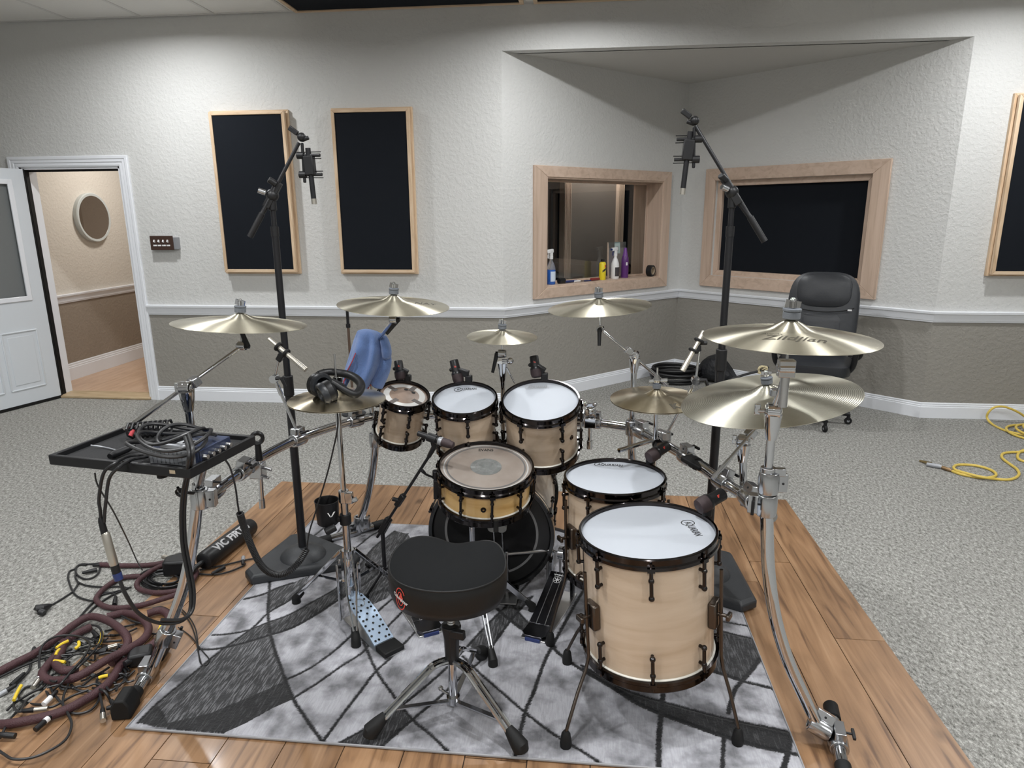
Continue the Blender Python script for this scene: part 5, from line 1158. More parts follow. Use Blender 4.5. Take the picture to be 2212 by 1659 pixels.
F = [(i*nn+k, i*nn+(k+1) % nn, (i+1)*nn+(k+1) % nn, (i+1)*nn+k) for i in range(len(rows)-1) for k in range(nn)]
V.append(at(790, 711, y=TY)); F += [(k, (k+1) % nn, len(V)-1) for k in range(nn)]
t = thing('towel', 'blue terry towel with red stitching draped over a boom', 'towel', at(786, 815, y=TY))
part('cloth', MB().add(V, F), M_TOWEL, t, sub=1, solid=.004, ang=180)
fl_ = []
for (px, py, hw, dy) in ((826, 722, 8, .02), (832, 740, 10, .03), (836, 760, 11, .032), (835, 778, 9, .03)):
    c0 = at(px, py, y=TY-.01); fl_ += [c0+Vector((hw/FOC*2.95*math.cos(2*PI*k/20), dy*math.sin(2*PI*k/20), 0)) for k in range(20)]
part('side_fold', MB().add(fl_, [(i*20+k, i*20+(k+1) % 20, (i+1)*20+(k+1) % 20, (i+1)*20+k) for i in range(3) for k in range(20)]+[tuple(range(19, -1, -1)), tuple(range(60, 80))]), M_TOWEL, t, sub=1, ang=180)
tk = lambda i: V[i*nn+36]
part('red_stitching', MB().tube([V[i*nn+33]+Vector((0, -.006, 0)) for i in range(3, 8)], .0022, 6).tube([V[7*nn+k]+Vector((0, -.003, -.002)) for k in range(26, 46)], .0022, 6), M_RED, t)
part('care_tag', MB().box(V[6*nn+38]+Vector((0, -.012, -.01)), (.03, .002, .012), Matrix.Rotation(.7, 3, 'Y')), M_WHT, t)
# ================================================================== THRONE, PEDALS
sx, sy = -.398, 1.852
t = thing('drum_throne', 'black saddle drum throne with chrome tripod legs in front', 'stool', (-.40, 1.88, RUG))
nA = 64; NR = 9
def seat_xy(a, k): 
    notch = 1-.06*math.exp(-((a-PI/2)/.45)**2); return sx+.181*k*notch*math.cos(a), sy+.165*k*notch*math.sin(a)
def seat_z(a, k): 
    return .577+.030*(1-k**4)+k*k*(.034*math.exp(-((a-PI*.80)/.7)**2)+.028*math.exp(-((a-PI*.22)/.5)**2)-.018*math.exp(-((a-PI/2)/.35)**2)+.006*math.exp(-((a-PI*1.5)/.9)**2)-.004)
V = []; F = []
ks = [.02]+[i/NR for i in range(1, NR)]+[.97]
for k in ks: V += [Vector((*seat_xy(2*PI*i/nA, k), seat_z(2*PI*i/nA, k))) for i in range(nA)]
F = [(j*nA+i, j*nA+(i+1) % nA, (j+1)*nA+(i+1) % nA, (j+1)*nA+i) for j in range(len(ks)-1) for i in range(nA)]+[tuple(range(nA-1, -1, -1))]
seat = part('seat_top', MB().add(V, F), M_VELOUR, t, ang=180)
side = [(.97, 0), (1.0, -.012), (1.012, -.03), (1.0, -.075), (.95, -.10), (.6, -.112)]
V = []
for (k, dz) in side: V += [Vector((*seat_xy(2*PI*i/nA, k), seat_z(2*PI*i/nA, .97)+dz*(1 if dz > -.1 else 1))) for i in range(nA)]
F = [(j*nA+i, j*nA+(i+1) % nA, (j+1)*nA+(i+1) % nA, (j+1)*nA+i) for j in range(len(side)-1) for i in range(nA)]+[tuple(range((len(side)-1)*nA, len(side)*nA))]
sd = part('seat_side', MB().add(V, F), M_VINYL, t, ang=180)
part('piping', MB().tube([Vector((*seat_xy(2*PI*i/nA, .985), seat_z(2*PI*i/nA, .97)-.002)) for i in range(nA)], .003, 8, closed=True), M_VINYL, sd)
a0 = math.radians(-129)
def wrap(mb, nm, m, off):
    V = []
    for v in mb.v:
        a = a0+v.x/.175; x, y = seat_xy(a, 1.012+off); V.append(Vector((x, y, seat_z(a, .97)-.045+v.y)))
    mb.v = V; part(nm, mb, m, sd, smooth=False)
ring = MB()
for (c0, r0, w_, b0, b1, ry) in ((0, .02, .0032, .5, 2*PI-.35, .034), (0, .011, .003, .9, 2*PI-.3, .021)):
    V_, F_ = arc2(c0, 0, r0, w_, b0, b1, 26, ry); ring.add(V_, F_)
ring.add([(-.006, .004, 0), (.004, .020, 0), (.008, .012, 0), (.012, .004, 0), (.0, -.012, 0)], [(0, 4, 3, 2, 1)])
wrap(ring, 'red_emblem', M_REDL, .006); tx = refine(text_mb('Gibraltar', .0165, 0, .0003), 2); 
for v in tx.v: v.y -= v.x*.28
wrap(tx, 'maker_name', M_WHT, .010)
cx, cy = -.40, 1.883
part('threaded_spindle', MB().lathe([q for i in range(9) for q in ((.0105, .325+.008*i), (.0125, .329+.008*i))], 18, TM((cx, cy, 0))), M_STEEL, t, ang=15)
part('seat_mount', MB().cyl((cx, cy, .385), (cx, cy, .46), .02), M_STEEL, t)
part('height_clamp', MB().tube([(cx, cy, .21), (cx, cy, .22), (cx, cy, .30), (cx, cy, .345), (cx, cy, .35)], [.018, .023, .026, .034, .03], 8), M_BLK, t, bevel=.003)
part('clamp_lever', MB().bar((cx, cy-.02, .33), (cx+.05, cy-.035, .335), .02, .03), M_BLK, t, bevel=.005)
part('column', MB().cyl((cx, cy, .055), (cx, cy, .22), .0145, n=20), M_CHR, t)
part('lower_collar', MB().cyl((cx, cy, .06), (cx, cy, .085), .022, n=20), M_CHR, t)
part('collar_wing_screw', MB().cyl((cx, cy, .075), (cx-.04, cy+.015, .09), .005).ball((cx-.045, cy+.017, .095), .009), M_CHR, t)
for foot in ((-.612, 1.748), (-.184, 1.732), (-.352, 2.13)):
    f_ = Vector((*foot, RUG+.05)); d = Vector((foot[0]-cx, foot[1]-cy, 0)).normalized(); s = Vector((-d.y, d.x, 0))
    top_ = Vector((cx, cy, .222))+d*.018; V0 = [top_, top_+d*.045+Vector((0, 0, -.004)), top_.lerp(f_, .45)+Vector((0, 0, .018)), f_]
    for sg in (-1, 1):
        pts = spline([p+s*sg*.009 for p in V0], 5); mb = MB()
        mb.tube(pts, .0075, 8); lg = part('leg', mb, M_CHR, t)
    part('brace', MB().bar(Vector((cx, cy, .07))+d*.018, V0[2].lerp(f_, .62)+Vector((0, 0, -.004)), .016, .004), M_CHRS, t)
    u = (f_-V0[2]).normalized()
    part('rubber_foot', MB().tube([f_-u*.03, f_, f_+u*.03, f_+u*.035+Vector((0, 0, -.012))], [.015, .022, .027, .024], 16), M_RUB, t)
# double pedal
t = thing('double_bass_pedal', 'double bass drum pedal with two dark footboards on the rug', 'pedal', (-.36, 2.45, RUG))
M_PED = mat('smoked_pedal_metal', (.10, .10, .11), .2, 1.0)
def pedal(heel, toe, mark):
    heel, toe = Vector((*heel, 0)), Vector((*toe, 0)); d = (toe-heel).normalized(); s = Vector((-d.y, d.x, 0)); L = (toe-heel).length; Z = Vector((0, 0, 1))
    R = Matrix((s, d, Z)).transposed()
    part('base_plate', MB().prism([((heel+s*a+d*b).x, (heel+s*a+d*b).y) for a, b in ((-.05, 0), (.05, 0), (.062, L*.55), (.066, L+.02), (-.066, L+.02), (-.062, L*.55))], RUG, RUG+.006), M_STEEL, t, bevel=.002)
    part('blue_edge', MB().bar(heel+s*-.03+Z*(RUG+.006)-d*.003, heel+s*.03+Z*(RUG+.006)-d*.003, .008, .011), M_NAVY, t)
    part('heel_plate', MB().prism([((heel+s*a+d*b).x, (heel+s*a+d*b).y) for a, b in ((-.034, 0), (.034, 0), (.05, .022), (.047, .085), (-.047, .085), (-.05, .022))], RUG+.006, RUG+.02), M_PED, t, bevel=.002)
    a_, b_ = heel+d*.088+Z*(RUG+.018), heel+d*(L-.02)+Z*(RUG+.115); up = s.cross((b_-a_).normalized()); up = up if up.z > 0 else -up
    V = [p+s*w_+up*h for p, w_ in ((a_, -.047), (a_, .047), (b_, .040), (b_, -.040)) for h in (0, -.007)]
    fb = part('footboard', MB().add([V[i] for i in (0, 2, 4, 6, 1, 3, 5, 7)], [(0, 1, 2, 3), (7, 6, 5, 4), (0, 4, 5, 1), (1, 5, 6, 2), (2, 6, 7, 3), (3, 7, 4, 0)]), M_PED, t, bevel=.002)
    for w_ in (-.018, .018): part('rib_line', MB().bar(a_+s*w_+up*.001, b_+s*w_*.8+up*.001, .0022, .002), M_STEEL, fb)
    for sg in (-1, 1): part('frame_post', MB().bar(toe+s*sg*.05+Z*RUG, toe+s*sg*.046+Z*(RUG+.20), .014, .03, up=d), M_PED if sg < 0 else M_CHRS, t, bevel=.003)
    ax = toe+Z*(RUG+.195)
    part('axle', MB().cyl(ax-s*.06, ax+s*.06, .006), M_CHR, t); part('cam', MB().cyl(ax-s*.012, ax+s*.012, .028, n=20), M_CHRS, t); part('chain', MB().bar(ax+d*-.024, b_, .01, .004, up=d), M_STEEL, t)
    part('spring', MB().cyl(toe+s*.062+Z*(RUG+.04), toe+s*.062+Z*(RUG+.19), .007), M_STEEL, t); part('blue_joint', MB().cyl(ax-s*.085, ax-s*.06, .016), M_NAVY, t)
    if mark:
        M_ = TM(b_.lerp(a_, .16)+up*.0016, Matrix((s, up.cross(s), up)).transposed()) @ Matrix.Rotation(PI, 4, 'Z') @ Matrix.Rotation(PI, 4, 'Z')
        mb = MB(); V_, F_ = arc2(0, 0, .0165, .0022, 0, 2*PI, 28); mb.add(V_, F_)
        for k in range(3):
            c_, s_ = math.cos(PI*k/3+PI/6), math.sin(PI*k/3+PI/6); mb.add([(c_*x-s_*y, s_*x+c_*y, .0001) for x, y in ((-.013, -.0016), (.013, -.0016), (.013, .0016), (-.013, .0016))], [(0, 1, 2, 3)])
        part('emblem', mb.xf(M_), M_WHT, fb, smooth=False)
        part('maker_name', text_mb('YAMAHA', .010, 0, .0003).xf(M_ @ TM((0, -.026, 0))), M_WHT, fb, smooth=False)
        part('slot_mark', text_mb('///', .022).xf(M_ @ TM((0, -.12, 0))), M_STEEL, fb, smooth=False)
    return ax, s
axR, sR = pedal((-.168, 2.285), (-.070, 2.63), True); axL, sL = pedal((-.565, 2.285), (-.735, 2.575), False)
hubp = Vector((-.315, 2.585, RUG+.20))
part('drive_shaft', MB().cyl(axR+sR*.06, hubp, .007), M_STEEL, t); part('drive_shaft', MB().cyl(axL-sL*.06, hubp+Vector((-.04, 0, 0)), .007), M_STEEL, t)
for sg in (-1, 1): part('centre_post', MB().bar((hubp.x-.02+sg*.035, hubp.y, RUG+.0), (hubp.x-.02+sg*.035, hubp.y, RUG+.22), .012, .03, up=(0, 1, 0)), M_CHRS, t, bevel=.003)
part('centre_plate', MB().box((hubp.x-.02, hubp.y-.02, RUG+.004), (.16, .09, .008)), M_STEEL, t, bevel=.002)
for dx in (-.035, .0):
    bt = part('beater_shaft', MB().cyl(hubp+Vector((dx, 0, 0)), hubp+Vector((dx, -.045, .15)), .0032), M_CHR, t)
    part('beater_head', MB().cyl(hubp+Vector((dx, -.068, .148)), hubp+Vector((dx, -.022, .163)), .022, n=20), M_GREYP, bt, bevel=.004)
# ================================================================== MICROPHONES
def tri_base(t, c, angs, r, m=M_IRON):
    P = []
    for a in angs:
        for da in (-.16, .16): P.append((c[0]+r*math.cos(a+da), c[1]+r*math.sin(a+da)))
    z0 = c[2]; n_ = len(P); ctr = Vector((c[0], c[1], 0))
    mb = MB(); lo = [Vector((x, y, z0)) for x, y in P]; mi = [Vector((x, y, z0+.03)) for x, y in P]; hi = [ctr+(Vector((x, y, 0))-ctr)*.93+Vector((0, 0, z0+.045)) for x, y in P]
    mb.add(lo+mi+hi, [tuple(range(n_-1, -1, -1)), tuple(range(2*n_, 3*n_))]+[(j*n_+k, j*n_+(k+1) % n_, (j+1)*n_+(k+1) % n_, (j+1)*n_+k) for j in range(2) for k in range(n_)])
    part('base', mb, m, t, bevel=.006); part('base_dome', MB().lathe([(.105, z0+.044), (.10, z0+.055), (.075, z0+.075), (.03, z0+.09), (.001, z0+.092)], 32, TM((c[0], c[1], 0))), m, t)
def mic_stand(lab, c, angs, joint, tail, tip, z1, z2):
    t = thing('microphone_stand', lab, 'microphone stand', (c[0], c[1], c[2]), group='tall black boom stands over the kit')
    tri_base(t, c, angs, .262)
    X, Y = c[0], c[1]; joint, tail, tip = Vector(joint), Vector(tail), Vector(tip)
    part('lower_tube', MB().cyl((X, Y, c[2]+.08), (X, Y, z1), .0185, n=20), M_BLKM, t); part('clutch', MB().cyl((X, Y, z1-.04), (X, Y, z1+.05), .0225, n=20), M_BLK, t, bevel=.003)
    part('middle_tube', MB().cyl((X, Y, z1), (X, Y, z2), .0145, n=18), M_BLKM, t); part('upper_collar', MB().cyl((X, Y, z2-.02), (X, Y, z2+.02), .0165, n=18), M_BLK, t)
    part('upper_tube', MB().cyl((X, Y, z2), (X, Y, joint.z-.03), .0105, n=16), M_BLKM, t)
    d = (tip-tail).normalized()
    jt = part('boom_joint', MB().bar(joint-d*.055, joint+d*.06, .034, .03).cyl((X, Y, joint.z-.06), (X, Y, joint.z), .016).ball(joint, .026), M_BLK, t, bevel=.003)
    part('joint_screw', MB().cyl(joint+Vector((-.02, -.02, .01)), joint+Vector((-.045, -.03, .02)), .011), M_CHRS, jt); part('joint_knob', MB().cyl(joint+d*.05+Vector((0, -.015, 0)), joint+d*.05+Vector((-.025, -.03, .02)), .013), M_BLK, jt, bevel=.003)
    part('boom_rod', MB().cyl(tail+d*.1, tip, .0075, n=14), M_BLKM, t); part('counterweight', MB().cyl(tail, tail+d*.11, .0125, n=16).cyl(tail+d*.1, joint, .0095, n=14), M_BLK, t)
    return t
def overhead(lab, top, bot, hang, side):
    """small condenser hanging tail down in an elastic cradle"""
    top, bot, hang = Vector(top), Vector(bot), Vector(hang); d = (bot-top).normalized(); s = Vector((side, 0, 0)); L = (bot-top).length
    t = thing('overhead_microphone', lab, 'microphone', top, group='overhead microphones')
    part('body', MB().cyl(top, top+d*L*.9, .0105, n=18), M_BLKM, t); part('silver_collar', MB().cyl(top+d*L*.9, bot, .0107, n=18), M_NICK, t)
    cr = part('cradle', MB().bar(top+d*.03, top+d*.105, .040, .034, up=(0, 1, 0)).cyl(hang-Vector((0, 0, .01)), top-s*.03+d*.135, .0062), M_BLK, t, bevel=.003)
    for k in (.028, .103):
        q = top+d*k
        part('elastic_bar', MB().cyl(q-s*.045, q+s*.048, .0065, n=10), M_BLK, cr); part('end_disc', MB().cyl(q-s*.048, q-s*.020, .014, n=16), M_BLK, cr)
        for e in (-1, 1): part('elastic_band', MB().cyl(q-s*.045+Vector((0, 0, e*.012)), q+s*.052+Vector((0, 0, e*.013)), .0018, n=6), M_RUB, cr)
    part('swivel', MB().ball(hang+Vector((0, 0, .012)), .018, 12).cyl(hang, hang+s*.03-d*.01, .008).bar(hang+Vector((-.015, 0, .025)), hang+Vector((-.05, 0, .05)), .012, .02), M_BLK, t, bevel=.003)
c = (-1.286, 2.778, RUG)
mic_stand('black boom stand with iron base left of the hi-hat stand', c, [math.radians(a) for a in (-136, 4, 118)], (-1.283, 2.778, 1.70), at(540, 512, y=2.74), at(646, 308, y=2.80), at(617, 835, y=2.778).z, at(598, 500, y=2.778).z)
overhead('black overhead microphone hanging before the two wall panels', at(665, 320, y=2.80), at(679, 441, y=2.80), at(652, 303, y=2.80), 1)
c = (.566, 2.795, RUG)
mic_stand('black boom stand with iron base behind the near floor tom', c, [math.radians(a) for a in (-57, 63, 183)], at(1581, 415, y=2.795), at(1652, 522, y=2.76), at(1502, 272, y=2.82), at(1560, 780, y=2.795).z, at(1577, 500, y=2.795).z)
overhead('black overhead microphone hanging in front of the alcove corner', at(1491, 284, y=2.82), at(1474, 420, y=2.82), at(1500, 268, y=2.82), -1)
def drum_mic(lab, tail, head, clip, red=True, sc=1.):
    tail, head, clip = Vector(tail), Vector(head), Vector(clip); d = (head-tail).normalized(); L = (head-tail).length
    t = thing('drum_microphone', lab, 'microphone', clip, group='clip-on drum microphones')
    b = part('body', MB().tube([tail, tail+d*.003, tail+d*L*.5], [.0175*sc, .0195*sc, .0205*sc], 22), M_BLK, t)
    part('collar', MB().tube([tail+d*L*.5, tail+d*L*.58, tail+d*L*.62], [.0215*sc, .0255*sc, .0255*sc], 22), M_BLKM, t)
    part('grille', MB().tube([tail+d*L*.62, tail+d*L*.80, tail+d*L*.95, head], [.025*sc, .0255*sc, .0225*sc, .013*sc], 22), M_GRILL, t)
    if red:
        e = (CAM-tail).normalized(); e = (e-d*e.dot(d)).normalized(); q = tail+d*L*.30+e*.0209*sc; x = e.cross(d)
        mb = MB(); 
        for k in range(3): mb.add([q+x*u+d*v_ for u, v_ in ((-.004+.003*k, -.005+.002*k), (-.002+.003*k, -.005+.002*k), (-.002+.003*k, .004), (-.004+.003*k, .004))], [(0, 1, 2, 3)])
        part('red_logo', mb, M_REDL, b, smooth=False)
    cl = part('swivel_mount', MB().bar(tail+d*L*.45, clip+Vector((0, 0, .02)), .028, .030).ball(tail+d*L*.42-Vector((.022, 0, 0)), .009), M_BLK, t, bevel=.004)
    part('hoop_clip', MB().box(clip, (.03, .03, .03)), M_BLK, cl, bevel=.005)
def hoop_pt(dr, R, a, H): return WM[dr.name] @ Vector((R*math.cos(a), R*math.sin(a), H+.01))
drum_mic('clip-on microphone over the smallest rack tom', at(860, 779, y=2.95), at(866, 821, y=2.925), hoop_pt(t8, .118, PI-.1, .24))
drum_mic('clip-on microphone over the middle rack tom', at(980, 778, y=2.89), at(992, 828, y=2.86), hoop_pt(t10, .145, PI-.15, .255))
drum_mic('clip-on microphone over the largest rack tom', at(1153, 769, y=2.91), at(1160, 816, y=2.88), hoop_pt(t12, .170, PI-.1, .276))
drum_mic('clip-on microphone over the rear floor tom', at(1443, 962, y=2.53), at(1399, 990, y=2.47), hoop_pt(f14, .197, PI-.75, .40))
drum_mic('clip-on microphone over the near floor tom', at(1563, 1066, y=2.13), at(1506, 1097, y=2.08), hoop_pt(f16, .222, PI-1.0, .436), sc=1.08)
# snare microphone on a low stand
sb = Vector((-.845, 2.74, RUG)); jn = at(826, 1140, y=2.66)
t = thing('low_microphone_stand', 'short black tripod stand reaching to the snare', 'microphone stand', sb)
part('post', MB().cyl((jn.x, jn.y, RUG+.03), jn, .009), M_BLKM, t); tp = at(927, 985, y=2.50)
part('boom_rod', MB().cyl(at(815, 1160, y=2.68), tp, .0062), M_BLKM, t); part('boom_joint', MB().bar(jn+Vector((-.01, .01, -.03)), jn+Vector((.035, -.01, .05)), .026, .03), M_BLK, t, bevel=.004)
part('boom_clutch', MB().bar(jn.lerp(tp, .33), jn.lerp(tp, .48), .022, .022).cyl(jn.lerp(tp, .40), jn.lerp(tp, .40)+Vector((-.03, -.01, .012)), .009), M_BLK, t, bevel=.003)
for a in (15, 135, 255):
    d = Vector((math.cos(math.radians(a)), math.sin(math.radians(a)), 0))
    part('leg', MB().cyl((jn.x, jn.y, RUG+.07), Vector((jn.x, jn.y, RUG+.012))+d*.16, .008), M_BLKM, t); part('leg_tip', MB().cyl(Vector((jn.x, jn.y, RUG+.012))+d*.15, Vector((jn.x, jn.y, RUG+.011))+d*.175, .011), M_RUB, t)
m0, m1 = at(903, 936, y=2.47), at(981, 963, y=2.43); d = (m1-m0).normalized(); L = (m1-m0).length
t = thing('snare_microphone', 'black handheld-type microphone pointing at the snare head', 'microphone', m0)
part('body', MB().tube([m0, m0+d*L*.25, m0+d*L*.6], [.0105, .0115, .0135], 20), M_BLK, t); part('collar', MB().tube([m0+d*L*.58, m0+d*L*.64, m0+d*L*.68], [.015, .0175, .0175], 20), M_GREYM, t)
part('grille', MB().tube([m0+d*L*.68, m0+d*L*.82, m1-d*.004, m1], [.017, .0175, .013, .006], 20), M_GRILL, t)
part('clip', MB().cyl(m0+d*L*.28, m0+d*L*.52, .0175, n=18).tube([m0+d*L*.4, m0+d*L*.4+Vector((.006, 0, -.035)), tp], [.011, .011, .009], 12), M_BLK, t)
# pencil condensers on rack arms
def pencil(lab, alab, tail, head, grip, elbow, foot, mid=None):
    tail, head, grip, elbow, foot = [Vector(v) for v in (tail, head, grip, elbow, foot)]; d = (head-tail).normalized(); L = (head-tail).length
    t = thing('pencil_microphone', lab, 'microphone', grip, group='silver pencil microphones on the rack')
    part('body', MB().cyl(tail, tail+d*L*.72, .0098, n=18), M_NICK, t); part('capsule', MB().cyl(tail+d*L*.72, head, .0112, n=18), M_NICK, t)
    for k in (.80, .86, .92): part('capsule_groove', MB().lathe([(.0110, -.0008), (.0117, -.0008), (.0117, .0008), (.0110, .0008)], 18, TM(tail+d*L*k, zrot(d)), closed=True), M_GREYM, t)
    q = tail+d*L*.36
    for k in (-.022, .022): part('suspension_ring', MB().lathe([(.0105, -.004), (.019, -.005), (.021, 0), (.019, .005), (.0105, .004)], 20, TM(q+d*k, zrot(d)), closed=True), M_RUB, t)
    part('cradle', MB().bar(q-d*.02+Vector((0, 0, -.012)), q+d*.02+Vector((0, 0, -.012)), .02, .012).bar(q+Vector((0, 0, -.014)), grip, .024, .02, up=(0, 1, 0)).cyl(grip+Vector((-.0, 0, .02)), grip+Vector((.028, -.005, .022)), .008), M_BLK, t, bevel=.003)
    a = thing('microphone_boom', alab, 'microphone stand', foot, group='chrome microphone booms on the rack')
    part('upper_rod', MB().cyl(elbow, grip, .0048, n=12), M_CHR, a); part('elbow', MB().cyl(elbow-Vector((0, .016, 0)), elbow+Vector((0, .018, 0)), .017, n=18).ball(elbow, .016), M_CHR, a)
    part('elbow_lever', MB().tube([elbow+Vector((.012, -.01, .004)), elbow+Vector((.035, -.012, .006)), elbow+Vector((.05, -.012, -.03))], [.009, .008, .006], 8), M_BLK, a)
    part('lower_rod', MB().cyl(foot, elbow, .0062, n=12).cyl(elbow.lerp(foot, .12), elbow.lerp(foot, .3), .009, n=12), M_CHR, a); part('rod_clamp', MB().box(foot, (.04, .04, .036)), M_CHRS, a, bevel=.004)
pencil('silver pencil microphone aimed at the left hi-hats', 'chrome rod holding the pencil microphone at the left hi-hats', at(581, 732, y=2.60), at(661, 799, y=2.56), at(602, 778, y=2.60), at(593, 818, y=2.60), (-1.19, 2.615, lz+.035))
pencil('silver pencil microphone aimed at the right hi-hats', 'chrome rod holding the pencil microphone at the right hi-hats', at(1521, 716, y=2.66), at(1474, 801, y=2.62), at(1511, 752, y=2.66), at(1503, 822, y=2.66), (.345, 2.68, lz+.04))
# empty ring clip on the left bar
q = at(556, 953, y=2.3); t = thing('microphone_clip', 'empty black ring microphone clip on the left rack bar', 'microphone clip', (q.x, q.y, lz-.1))
part('ring', MB().lathe([(.013, -.013), (.022, -.015), (.0265, -.008), (.0265, .008), (.022, .015), (.013, .013)], 28, TM(q+Vector((0, 0, .012)), zrot((.55, -1, .1))), closed=True), M_BLK, t)
part('neck', MB().tube([q+Vector((0, 0, -.012)), q+Vector((0, 0, -.04)), q+Vector((0, 0, -.075))], [.011, .012, .014], 12), M_BLK, t)
part('rod', MB().cyl(q+Vector((0, 0, -.07)), q+Vector((-.006, 0, -.24)), .0085), M_CHR, t); part('rod_end', MB().cyl(q+Vector((-.006, 0, -.235)), q+Vector((-.007, 0, -.27)), .0115), M_CHRS, t)
part('multi_clamp', MB().box(q+Vector((-.01, 0, -.115)), (.05, .045, .06)).cyl(q+Vector((.0, 0, -.1)), q+Vector((.055, -.02, -.105)), .006).cyl(q+Vector((.0, -.01, -.13)), q+Vector((.05, -.04, -.13)), .006).cyl(q+Vector((-.01, 0, -.11)), (-1.247, 2.25, lz), .014), M_CHRS, t, bevel=.004)
# small clip on the right bar
q = at(1500, 1000, y=2.47); t = thing('cable_grip', 'black cable grip strapped to the right rack bar', 'clip', q)
part('pad', MB().bar(q+Vector((-.03, .03, .012)), q+Vector((.03, -.05, .0)), .055, .02), M_RUB, t, bevel=.006); part('strap', MB().lathe([(.020, -.016), (.025, -.016), (.025, .016), (.020, .016)], 20, TM((.435, 2.48, lz), zrot((-.4, .9, 0))), closed=True), M_RUB, t)
# ================================================================== TRAY, CABLES, CASES
TZ = .94
NL, NR_, FR_, FL_ = at(120, 1000, z=TZ), at(430, 1027, z=TZ), at(530, 956, z=TZ), at(272, 931, z=TZ)
ux = ((NR_-NL)+(FR_-FL_)).normalized(); uy = Vector((-ux.y, ux.x, 0)); tc_ = (NL+NR_+FR_+FL_)/4
wx = ((NR_-NL).dot(ux)+(FR_-FL_).dot(ux))/4; wy = ((FL_-NL).dot(uy)+(FR_-NR_).dot(uy))/4
TR_ = Matrix((ux, uy, Vector((0, 0, 1)))).transposed()
t = thing('tray_table', 'black accessory tray fixed to the left rack leg', 'tray', tc_)
part('tray_floor', MB().box(tc_+Vector((0, 0, .002)), (2*wx, 2*wy, .008), TR_), mat('black_felt_tray', (.012, .012, .013), .9, bump=(300, .5, .002)), t)
for c_, sz in (((0, -wy, .007), (2*wx+.012, .012, .03)), ((0, wy, .007), (2*wx+.012, .012, .03)), ((-wx, 0, .007), (.012, 2*wy, .03)), ((wx, 0, .007), (.012, 2*wy, .03))):
    part('rim', MB().box(tc_+TR_ @ Vector(c_), sz, TR_), M_BLK, t, bevel=.003)
part('worn_patch', MB().box(tc_+TR_ @ Vector((wx-.05, -wy-.0062, .008)), (.018, .001, .010), TR_), M_TAN, t)
part('mount_arm', MB().cyl(tc_+TR_ @ Vector((wx-.06, 0, -.002)), legL[-1]+Vector((0, 0, -.01)), .012).cyl(tc_+TR_ @ Vector((wx-.06, 0, -.02)), tc_+TR_ @ Vector((wx-.06, 0, 0)), .03), M_CHRS, t)
part('under_nut', MB().cyl(at(350, 1023, y=(NL.y+NR_.y)/2+.01)-Vector((0, 0, .01)), at(350, 1023, y=(NL.y+NR_.y)/2+.01)+Vector((0, 0, .02)), .014), M_RUB, t)
T0 = TZ+.0065
# headphone amplifier
A1, A2, A3 = at(326, 1000, z=T0), at(432, 1009, z=T0), at(487, 972, z=T0)
ax_ = (A2-A1).normalized(); ay = Vector((-ax_.y, ax_.x, 0)); La = (A2-A1).length; Lb = max(.09, (A3-A2).dot(ay)); RA = Matrix((ax_, ay, Vector((0, 0, 1)))).transposed(); ca = A1+ax_*La/2+ay*Lb/2
t = thing('headphone_amplifier', 'small headphone amplifier with silver knobs on the tray', 'amplifier', ca, RA)
part('case', MB().box((0, 0, .024), (La, Lb, .042)), M_NAVYM, t, local=True, bevel=.003)
part('side_cheek', MB().box((-.004, -Lb/2-.002, .024), (La-.012, .006, .046)), M_GREYM, t, local=True, bevel=.002)
for k in range(9): part('cheek_rib', MB().box((-La*.42+k*La*.085, -Lb/2-.006, .024), (.0025, .003, .036)), M_GREYM, t, local=True)
part('front_panel', MB().box((La/2+.001, 0, .024), (.004, Lb-.004, .040)), mat('dark_blue_panel', (.012, .02, .05), .35), t, local=True)
for k in range(5):
    yk = -Lb/2+Lb*(k+.6)/5.4; kb = part('knob', MB().cyl((La/2+.003, yk, .026), (La/2+.018, yk, .026), .0072, .0062, n=16), M_STEEL, t, local=True)
    part('socket', MB().cyl((La/2+.002, yk, .011), (La/2+.006, yk, .011), .004, n=12), M_BLKM, t, local=True)
for k in range(4): part('foot', MB().cyl((La*(.4 if k % 2 else -.4), Lb*(.4 if k//2 else -.4), 0), (La*(.4 if k % 2 else -.4), Lb*(.4 if k//2 else -.4), .004), .006), M_RUB, t, local=True)
q = at(395, 966, z=T0+.049); t = thing('power_adapter', 'grey ribbed power adapter on top of the amplifier', 'adapter', q)
part('case', MB().box(q+Vector((-.01, .0, .008)), (.085, .05, .015), RA), M_GREYM, t, bevel=.004)
for k in range(4): part('vent_rib', MB().box(q+RA @ Vector((.01+.007*k, 0, .0165)), (.003, .02, .002), RA), M_RUB, t)
# coiled cables on the tray
t = thing('cable_coil', 'looped black cables lying over the amplifier and tray', 'cable', at(330, 975, z=T0))
cc = at(362, 958, z=T0+.062)
for k, (r0, dz, dx) in enumerate(((.105, .0, 0), (.098, .008, .012), (.088, .012, -.01), (.080, -.004, .02))):
    part('loop', MB().tube([cc+Vector((dx+r0*math.cos(a), .02*k+r0*.78*math.sin(a), dz+.014*math.sin(a*2+k)+.004*k)) for a in [2*PI*i/40 for i in range(40)]], .0052, 8, closed=True), M_CABLE, t)
cb = at(306, 937, z=T0+.03)
part('bundle', MB().tube([cb+Vector((-.055+.11*i/60, .02+.045*i/60, .002+.024*math.sin(i*.9))) + Vector((0, .022*math.cos(i*.9), 0)) for i in range(61)], .004, 7), M_CABLE, t)
part('red_tie', MB().cyl(cb+Vector((-.038, .0, -.008)), cb+Vector((-.034, .012, .008)), .006), M_RED, t)
part('plug', MB().tube([at(237, 986, z=T0+.012), at(243, 983, z=T0+.012), at(275, 970, z=T0+.014), at(292, 962, z=T0+.02)], [.008, .011, .010, .006], 12), M_BLK, t)
